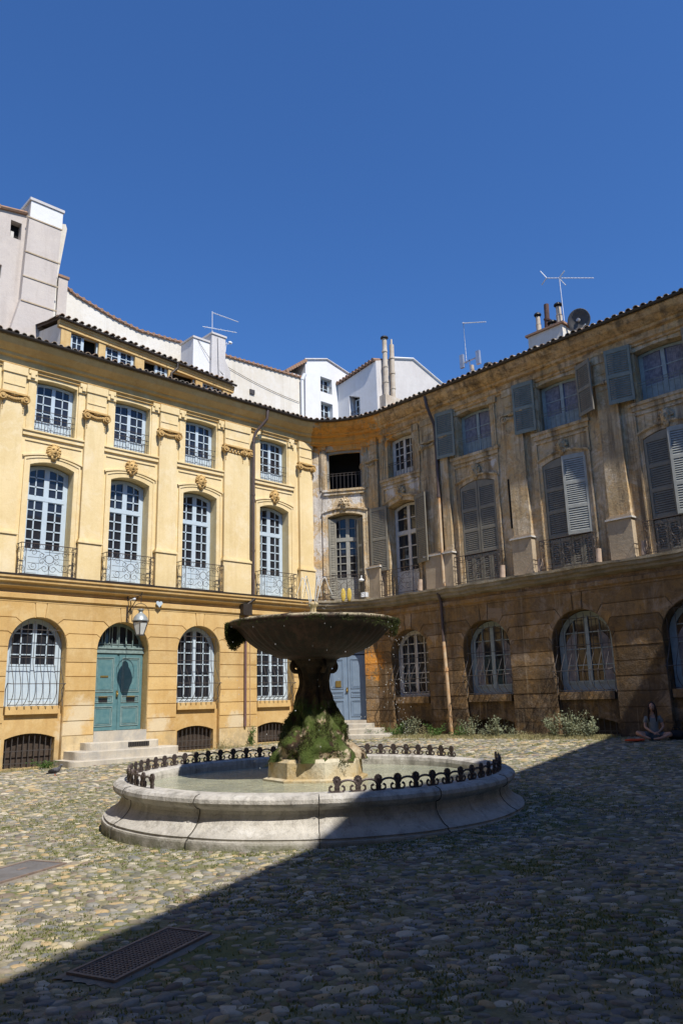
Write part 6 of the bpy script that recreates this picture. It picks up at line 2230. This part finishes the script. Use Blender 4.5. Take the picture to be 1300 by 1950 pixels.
tag(b.build('water_drops', 'drop', smooth=True), 'bright water drops falling from the bowl rim and nozzle', 'water', kind='stuff')
b = MB()
for k in range(6):
    a = PI / 3 * k + 0.3
    ro_ = 0.22 + 0.05 * (k % 2)
    pts = []
    for i in range(20):
        t = i / 19
        rr = 0.045 + ro_ * t * 0.9
        z = 2.90 + 0.40 * math.sin(min(1, t * 1.35) * PI * 0.62) * 1.0 - 0.55 * max(0, t - 0.55)
        pts.append((BAS.x + rr * math.cos(a), BAS.y + rr * math.sin(a), z))
    b.tube(pts, [0.0075 * (1 - 0.4 * i / 19) for i in range(20)], 5)
tag(b.build('water_jets', 'drop', smooth=True), 'thin clear water jets arching from the fountain nozzle', 'water', kind='stuff')

# ------------------------------------------------------------------ grates and cover in the ground
def gr_frame(Rc, z):
    ax = Rc[1]; ay_ = Vector((-ax.y, ax.x))
    return lambda p: (Rc[0].x + p[0] * ax.x + p[1] * ay_.x, Rc[0].y + p[0] * ax.y + p[1] * ay_.y, gz(Rc[0].x + p[0] * ax.x, Rc[0].y + p[0] * ax.y) + p[2])
GX = gr_frame(GRATE, 0)
G = thing('drain_grate', 'rusty latticed drain grate set in the shaded cobbles', 'drain grate', GX((0, 0, 0)))
b = MB()
L_, w_ = GRATE[2], GRATE[3]
for (p, q) in (((-L_, -w_), (L_, -w_ + 0.025)), ((-L_, w_ - 0.025), (L_, w_)), ((-L_, -w_ + 0.025), (-L_ + 0.025, w_ - 0.025)), ((L_ - 0.025, -w_ + 0.025), (L_, w_ - 0.025))):
    b.box((*p, -0.02), (*q, 0.030), GX)
b.build('frame', 'gratem', G)
b = MB()
n1, n2 = 30, 12
for i in range(1, n1):
    x = -L_ + 2 * L_ * i / n1
    b.box((x - 0.0055, -w_ + 0.02, 0.0), (x + 0.0055, w_ - 0.02, 0.022), GX)
for i in range(1, n2):
    y = -w_ + 2 * w_ * i / n2
    b.box((-L_ + 0.02, y - 0.0045, 0.002), (L_ - 0.02, y + 0.0045, 0.024), GX)
b.build('lattice', 'gratem', G)
b = MB(); b.box((-L_ + 0.01, -w_ + 0.01, -0.02), (L_ - 0.01, w_ - 0.01, 0.004), GX); b.build('pit', 'board', G)
b = MB()
rs = random.Random(2)
vs = []
def ringpts(e, z, jit):
    o = []
    for (x0, y0, x1, y1) in ((-1, -1, 1, -1), (1, -1, 1, 1), (1, 1, -1, 1), (-1, 1, -1, -1)):
        for i in range(12):
            t = i / 12
            j = rs.uniform(-jit, jit)
            o.append(((L_ + e + j) * (x0 + (x1 - x0) * t), (w_ + e + j) * (y0 + (y1 - y0) * t), z))
    return o
A1, A2 = ringpts(0.0, 0.014, 0), ringpts(0.045, 0.006, 0.02)
b.add([GX(p) for p in A1 + A2], [(i, 48 + i, 48 + (i + 1) % 48, (i + 1) % 48) for i in range(48)])
b.build('collar', 'concrete', G)
CX_ = gr_frame(COVER, 0)
Cv = thing('manhole_cover', 'rectangular dark steel manhole cover in the sunlit cobbles at left', 'manhole cover', CX_((0, 0, 0)))
L_, w_ = COVER[2], COVER[3]
b = MB(); b.box((-L_, -w_, -0.02), (L_, w_, 0.022), CX_); b.build('plate', 'manh', Cv)
b = MB()
b.box((-L_ - 0.03, -w_ - 0.03, -0.02), (L_ + 0.03, -w_ - 0.004, 0.027), CX_); b.box((-L_ - 0.03, w_ + 0.004, -0.02), (L_ + 0.03, w_ + 0.03, 0.027), CX_)
b.box((-L_ - 0.03, -w_ - 0.004, -0.02), (-L_ - 0.004, w_ + 0.004, 0.027), CX_); b.box((L_ + 0.004, -w_ - 0.004, -0.02), (L_ + 0.03, w_ + 0.004, 0.027), CX_)
for sx in (-0.5, 0.5):
    b.box((sx * L_ - 0.05, -0.02, 0.022), (sx * L_ + 0.05, 0.02, 0.026), CX_)
b.build('frame', 'gratem', Cv)
b = MB(); b.box((-L_ - 0.12, -w_ - 0.12, -0.03), (L_ + 0.12, w_ + 0.12, 0.010), CX_); b.build('collar', 'concrete', Cv)

# ------------------------------------------------------------------ plants along the walls
def plant(name, label, x, y, h_, wdt, mat, seed, n_=500, leaf=0.03, kind='bush', group='weeds along the foot of the walls', cat='weed'):
    rs = random.Random(seed)
    z0 = gz(x, y)
    T_ = thing(name, label, cat, (x, y, z0), group)
    st = MB(); lf = MB()
    ns = max(4, int(n_ / 40))
    for s in range(ns):
        a = rs.uniform(0, 2 * PI)
        hh = h_ * rs.uniform(0.35, 1.1)
        lean = wdt * rs.uniform(0.2, 1.6)
        bx_, by_ = x + rs.gauss(0, wdt * 0.25), y + rs.gauss(0, wdt * 0.12)
        pts = [(bx_ + lean * t * t * math.cos(a), by_ + lean * t * t * math.sin(a) * 0.6, z0 - 0.02 + hh * t) for t in (0, 0.33, 0.66, 1)]
        st.tube(pts, [0.006, 0.005, 0.004, 0.002], 4)
        for q in range(int(n_ / ns)):
            t = rs.random() ** (0.7 if kind == 'bush' else 0.5)
            i = min(2, int(t * 3))
            f = t * 3 - i
            c_ = Vector(pts[i]).lerp(Vector(pts[i + 1]), f)
            d = Vector((rs.gauss(0, 1), rs.gauss(0, 0.8), rs.gauss(0.3, 0.6))).normalized()
            c_ += d * rs.uniform(0, 0.06 + 0.12 * wdt)
            L1 = leaf * rs.uniform(0.6, 1.5)
            sd = d.cross(Vector((rs.gauss(0, 1), rs.gauss(0, 1), rs.gauss(0, 1)))).normalized() * L1 * (0.32 if kind == 'bush' else 0.16)
            lf.add([c_, c_ + d * L1 * 0.5 + sd, c_ + d * L1, c_ + d * L1 * 0.5 - sd], [(0, 1, 2, 3)])
    st.build('stem', 'leafy' if mat == 'leafg' else mat, T_)
    lf.build('foliage', mat, T_)
plist = [
 (-0.25, -0.05, 0.22, 0.28, 'leaf', 'low green weed below the leftmost barred cellar window', 600, .035, 'bush'),
 (-1.1, 0.1, 0.12, 0.25, 'leafy', 'dry tuft left of the low green weed at the left wall', 300, .03, 'blade'),
 (0.25, -0.1, 0.10, 0.25, 'leafy', 'dry grass tuft between the cellar window and the teal door steps', 300, .03, 'blade'),
 (5.4, 0.15, 0.32, 0.30, 'leafy', 'yellow green tuft by the second cellar window', 420, .035, 'blade'),
 (6.5, 0.12, 0.65, 0.10, 'leaf', 'thin upright green weed beside the mauve downpipe', 200, .05, 'bush'),
 (8.2, 0.1, 0.55, 0.35, 'leafy', 'tall dry straw tuft behind the fountain pedestal', 420, .05, 'blade'),
 (10.1, -2.0, 0.30, 0.35, 'leaf', 'green weed at the right end of the corner door steps', 700, .04, 'bush'),
 (10.35, -2.65, 0.42, 0.35, 'leaf', 'leafy green clump right of the corner door steps', 800, .04, 'bush'),
 (10.3, -3.35, 0.62, 0.35, 'leafg', 'tall silvery plant in front of the cellar opening nearest the corner', 700, .045, 'bush'),
 (10.3, -4.05, 0.30, 0.35, 'leafy', 'dry low tuft between the silvery plant and the cream downpipe', 500, .04, 'blade'),
 (10.3, -4.45, 0.42, 0.32, 'leaf', 'bright green weed just left of the cream downpipe', 800, .04, 'bush'),
 (10.35, -5.3, 0.35, 0.35, 'leaf', 'green weed just right of the cream downpipe', 800, .04, 'bush'),
 (10.3, -5.75, 0.60, 0.28, 'leafg', 'silvery upright plant left of the second barred window niche on the right wing', 600, .045, 'bush'),
 (10.3, -6.35, 0.28, 0.38, 'leafg', 'low pale tuft under the second window of the right wing', 500, .04, 'blade'),
 (10.3, -6.75, 0.62, 0.32, 'leafg', 'tall pale straggling plant before the open cellar arch', 700, .05, 'bush'),
 (10.25, -7.35, 0.28, 0.40, 'leafg', 'low grey green ground weed at the foot of the wide pier', 500, .04, 'blade'),
 (10.2, -8.0, 0.18, 0.40, 'leafy', 'thin dry weed at the foot of the wide pier', 400, .03, 'blade'),
 (10.3, -8.65, 0.72, 0.28, 'leafg', 'tall silvery bush left of the lit grille post', 800, .05, 'bush'),
 (10.3, -9.25, 0.70, 0.34, 'leafg', 'big silvery bush under the blue barred window', 1300, .05, 'bush'),
 (10.25, -9.75, 0.50, 0.28, 'leafg', 'silvery bush at the edge of the shadow', 800, .05, 'bush'),
]
for i, (x, y, h_, wd, mt, lb, n_, lf, kd) in enumerate(plist):
    k_ = 1.0
    plant('weed', lb, x, y, h_ * k_, wd * (1.25 if x > 9 else 1), mt, 100 + i, int(n_ * (0.72 if x > 9 else 1)), lf, kd)

gp = []
rs = random.Random(77)
for _ in range(9000):
    y = -1.8 - 8.6 * rs.random()
    x = 10.6 - abs(rs.gauss(0, 0.38))
    gp.append((x, y))
for _ in range(900):
    x = -2 + 10 * rs.random()
    gp.append((x, 0.2 - abs(rs.gauss(0, 0.2))))
blades('grass', gp, 'leafy', (0.02, 0.10), 0.008, 3, 6, 0.05, 'pale dry grass along the foot of the right wall', 'grass', 'stuff')

# ------------------------------------------------------------------ pigeon, bird
PG = Vector((-1.1, -2.55, gz(-1.1, -2.55)))
T_ = thing('pigeon', 'dark grey pigeon standing on the sunlit cobbles near the steps', 'pigeon', PG)
def PX(p):
    a = 2.35 - PI
    c_, s_ = math.cos(a), math.sin(a)
    return (PG.x + p[0] * c_ - p[1] * s_, PG.y + p[0] * s_ + p[1] * c_, PG.z + p[2])
b = MB()
body = [((-0.20, 0, 0.055), 0.012), ((-0.13, 0, 0.075), 0.028), ((-0.06, 0, 0.105), 0.055), ((0.01, 0, 0.125), 0.068), ((0.07, 0, 0.145), 0.058), ((0.105, 0, 0.185), 0.034), ((0.118, 0, 0.222), 0.026), ((0.135, 0, 0.242), 0.029), ((0.158, 0, 0.243), 0.02), ((0.172, 0, 0.238), 0.006)]
b.tube([q[0] for q in body], [q[1] for q in body], 12, PX)
b.build('body', 'pigeon', T_, smooth=True)
b = MB()
for s in (-1, 1):
    b.sphere((-0.045, s * 0.055, 0.115), (0.105, 0.016, 0.042), PX, 10, 6)
b.build('wing', 'black', T_, smooth=True)
b = MB(); b.tube([(0.17, 0, 0.24), (0.195, 0, 0.232)], [0.007, 0.001], 5, PX); b.build('beak', 'irong', T_)
b = MB()
for s in (-1, 1):
    b.tube([(0.0, s * 0.025, 0.07), (0.005, s * 0.025, 0.02)], 0.006, 5, PX)
    for t in (-0.5, 0, 0.5): b.tube([(0.005, s * 0.025, 0.02), (0.035, s * 0.025 + 0.02 * t, 0.018)], 0.004, 4, PX)
b.build('leg', 'red', T_)
bd = Vector((-9.025 + 0.184 * 90, -20.834 + 0.6904 * 90, 1.5 + 0.6996 * 90))
b = MB()
BX = lambda p: (bd.x + p[0], bd.y + p[1], bd.z + p[2])
b.tube([(-0.1, 0, -0.08), (0, 0, 0), (0.12, 0, 0.12)], [0.02, 0.05, 0.015], 6, BX)
for s in (-1, 1):
    b.add([BX(p) for p in [(0.03, 0, 0.03), (-0.05, 0, -0.05), (s * 0.05 - 0.16, s * 0.24, -0.02), (s * 0.02 - 0.2, s * 0.4, -0.14)]], [(0, 1, 3, 2)])
tag(b.build('bird', 'black'), 'tiny dark bird flying high in the blue sky', 'bird')

# ------------------------------------------------------------------ seated woman in the shade
WP = Vector((9.75, -11.80, gz(9.75, -11.80)))
PW = thing('person', 'woman in grey top and dark shorts sitting cross-legged in the shade by the right wall', 'person', WP)
WA_ = math.atan2(-20.83 + 11.8, -9.03 - 9.75) + 0.05    # facing the camera
def WX(p):
    c_, s_ = math.cos(WA_), math.sin(WA_)     # local x = forward, y = her left
    return (WP.x + p[0] * c_ - p[1] * s_, WP.y + p[0] * s_ + p[1] * c_, WP.z + p[2])
def skin(name, V_, E_, R_, mat, parent, sub=2, root=0):
    me = bpy.data.meshes.new(name)
    me.from_pydata([WX(v) for v in V_], E_, [])
    o = bpy.data.objects.new(name, me)
    COL.objects.link(o)
    md = o.modifiers.new('skin', 'SKIN')
    sv = me.skin_vertices[0].data
    for i, r_ in enumerate(R_):
        sv[i].radius = (r_, r_) if not isinstance(r_, tuple) else r_
        sv[i].use_root = (i == root)
    s2 = o.modifiers.new('sub', 'SUBSURF')
    s2.levels = s2.render_levels = sub
    md.use_smooth_shade = True
    me.materials.append(M[mat])
    o.parent = parent
    o.matrix_parent_inverse = Matrix.Translation(parent.location).inverted()
    return o
V_ = [(0, 0, 0.11), (-0.01, 0, 0.24), (-0.02, 0, 0.38), (-0.02, 0, 0.50), (-0.01, 0, 0.575), (0.01, 0, 0.64), (0.02, 0, 0.70),      # 0-6 spine, neck
      (-0.01, 0.165, 0.535), (0.03, 0.215, 0.31), (0.20, 0.10, 0.21), (0.26, 0.05, 0.19),                                        # 7-10 her left arm
      (-0.01, -0.165, 0.535), (0.05, -0.20, 0.31), (0.23, -0.05, 0.20), (0.28, 0.0, 0.18),                                       # 11-14 right arm
      (0.02, 0.10, 0.10), (0.28, 0.36, 0.16), (0.34, 0.10, 0.06), (0.36, -0.06, 0.05),                                          # 15-18 left leg: hip, knee, ankle, toe
      (0.02, -0.10, 0.10), (0.26, -0.42, 0.20), (0.38, -0.22, 0.10), (0.42, -0.12, 0.06)]                                       # 19-22 right leg
E_ = [(0, 1), (1, 2), (2, 3), (3, 4), (4, 5), (5, 6), (3, 7), (7, 8), (8, 9), (9, 10), (3, 11), (11, 12), (12, 13), (13, 14), (0, 15), (15, 16), (16, 17), (17, 18), (0, 19), (19, 20), (20, 21), (21, 22)]
R_ = [0.12, 0.10, 0.105, 0.10, 0.055, 0.042, 0.045, 0.045, 0.034, 0.022, 0.018, 0.045, 0.034, 0.022, 0.018, 0.08, 0.06, 0.034, 0.022, 0.08, 0.06, 0.034, 0.022]
body_o = skin('body', V_, E_, R_, 'skin', PW)
b = MB()      # head with brow, nose, chin
nu, nv = 22, 18
vs = []
for i in range(nv + 1):
    t = PI * i / nv
    for k in range(nu):
        a = 2 * PI * k / nu
        x, y, z = math.sin(t) * math.cos(a), math.sin(t) * math.sin(a), -math.cos(t)
        wy = 0.070 * (1 - 0.18 * max(0, -z))
        X_ = 0.088 * x; Y_ = wy * y; Z_ = 0.112 * z
        if x > 0:
            X_ += 0.020 * math.exp(-(Y_ / 0.012) ** 2 - ((Z_ + 0.018) / 0.022) ** 2)
            X_ -= 0.010 * (math.exp(-((abs(Y_) - 0.028) / 0.014) ** 2 - ((Z_ - 0.008) / 0.012) ** 2))
            X_ += 0.006 * math.exp(-(Y_ / 0.02) ** 2 - ((Z_ + 0.052) / 0.010) ** 2)
        vs.append(WX((0.035 + X_, Y_, 0.785 + Z_)))
b.add(vs, [(i * nu + k, i * nu + (k + 1) % nu, (i + 1) * nu + (k + 1) % nu, (i + 1) * nu + k) for i in range(nv) for k in range(nu)])
for s in (-1, 1): b.sphere((0.03, s * 0.070, 0.785), (0.018, 0.010, 0.028), WX, 8, 6)
b.build('head', 'skin', PW, smooth=True)
b = MB()
for s in (-1, 1): b.sphere((0.108, s * 0.028, 0.793), (0.008, 0.013, 0.007), WX, 8, 6)
b.build('eye', 'hair', PW)
b = MB(); b.sphere((0.112, 0, 0.735), (0.008, 0.024, 0.006), WX, 8, 6); b.build('mouth', 'red', PW)
b = MB()
b.sphere((0.012, 0, 0.81), (0.095, 0.085, 0.105), WX, 16, 12)
for s in (-1, 1):
    b.tube([(0.05, s * 0.055, 0.86), (0.075, s * 0.078, 0.78), (0.05, s * 0.085, 0.68), (0.06, s * 0.09 - 0.01, 0.56), (0.075, s * 0.085 - 0.01, 0.44)], [0.02, 0.025, 0.032, 0.030, 0.012], 8, WX)
b.tube([(-0.05, 0, 0.86), (-0.075, 0, 0.72), (-0.08, 0, 0.58), (-0.09, 0, 0.48)], [0.05, 0.065, 0.055, 0.02], 10, WX)
b.build('hair', 'hair', PW, smooth=True)
# shirt: torso shell slightly larger with short sleeves
Vs = [(0, 0, 0.14), (-0.01, 0, 0.25), (-0.02, 0, 0.38), (-0.02, 0, 0.50), (-0.01, 0.155, 0.53), (0.01, 0.195, 0.40), (-0.01, -0.155, 0.53), (0.02, -0.19, 0.40)]
Es = [(0, 1), (1, 2), (2, 3), (3, 4), (4, 5), (3, 6), (6, 7)]
skin('shirt', Vs, Es, [0.135, 0.115, 0.12, 0.112, 0.062, 0.055, 0.062, 0.055], 'shirt', PW)
Vs = [(0, 0, 0.11), (0.02, 0.10, 0.11), (0.17, 0.25, 0.14), (0.02, -0.10, 0.11), (0.16, -0.28, 0.165)]
skin('shorts', Vs, [(0, 1), (1, 2), (0, 3), (3, 4)], [0.125, 0.09, 0.075, 0.09, 0.075], 'shorts', PW)
def hand(base, d, up):
    base, d, up = Vector(base), Vector(d).normalized(), Vector(up).normalized()
    sd = d.cross(up).normalized()
    b = MB()
    b.tube([base, base + d * 0.05, base + d * 0.085], [0.020, 0.027, 0.022], 8, WX)
    for k, ln in enumerate((0.062, 0.072, 0.068, 0.052)):
        p = base + d * 0.075 + sd * (0.011 * (k - 1.5) * 1.3)
        b.tube([p, p + d * ln * 0.5 - up * 0.006, p + d * ln * 0.85 - up * 0.028], [0.0085, 0.008, 0.0065], 6, WX)
    p = base + d * 0.03 + sd * 0.022
    b.tube([p, p + d * 0.03 + sd * 0.022, p + d * 0.055 + sd * 0.026 - up * 0.01], [0.010, 0.009, 0.007], 6, WX)
    return b.build('hand', 'skin', PW, smooth=True)
hand((0.25, 0.055, 0.195), (0.8, -0.5, -0.1), (0, 0, 1))
hand((0.27, -0.005, 0.185), (0.7, 0.6, -0.1), (0, 0, 1))
b = MB()
b.sphere((0.44, -0.52, 0.035), (0.14, 0.20, 0.032), WX, 14, 8)
b.sphere((0.40, -0.36, 0.04), (0.10, 0.12, 0.03), WX, 12, 8)
tag(b.build('cloth', 'red', smooth=True), 'orange red cloth lying on the cobbles beside the seated woman', 'cloth')
b = MB()
b.sphere((0.0, 0.50, 0.11), (0.17, 0.22, 0.13), WX, 14, 10)
b.tube([(0.0, 0.4, 0.18), (0.02, 0.42, 0.30), (0.02, 0.55, 0.30), (0.0, 0.6, 0.18)], 0.012, 6, WX)
tag(b.build('bag', 'bag', smooth=True), 'black bag on the ground right of the seated woman', 'bag')
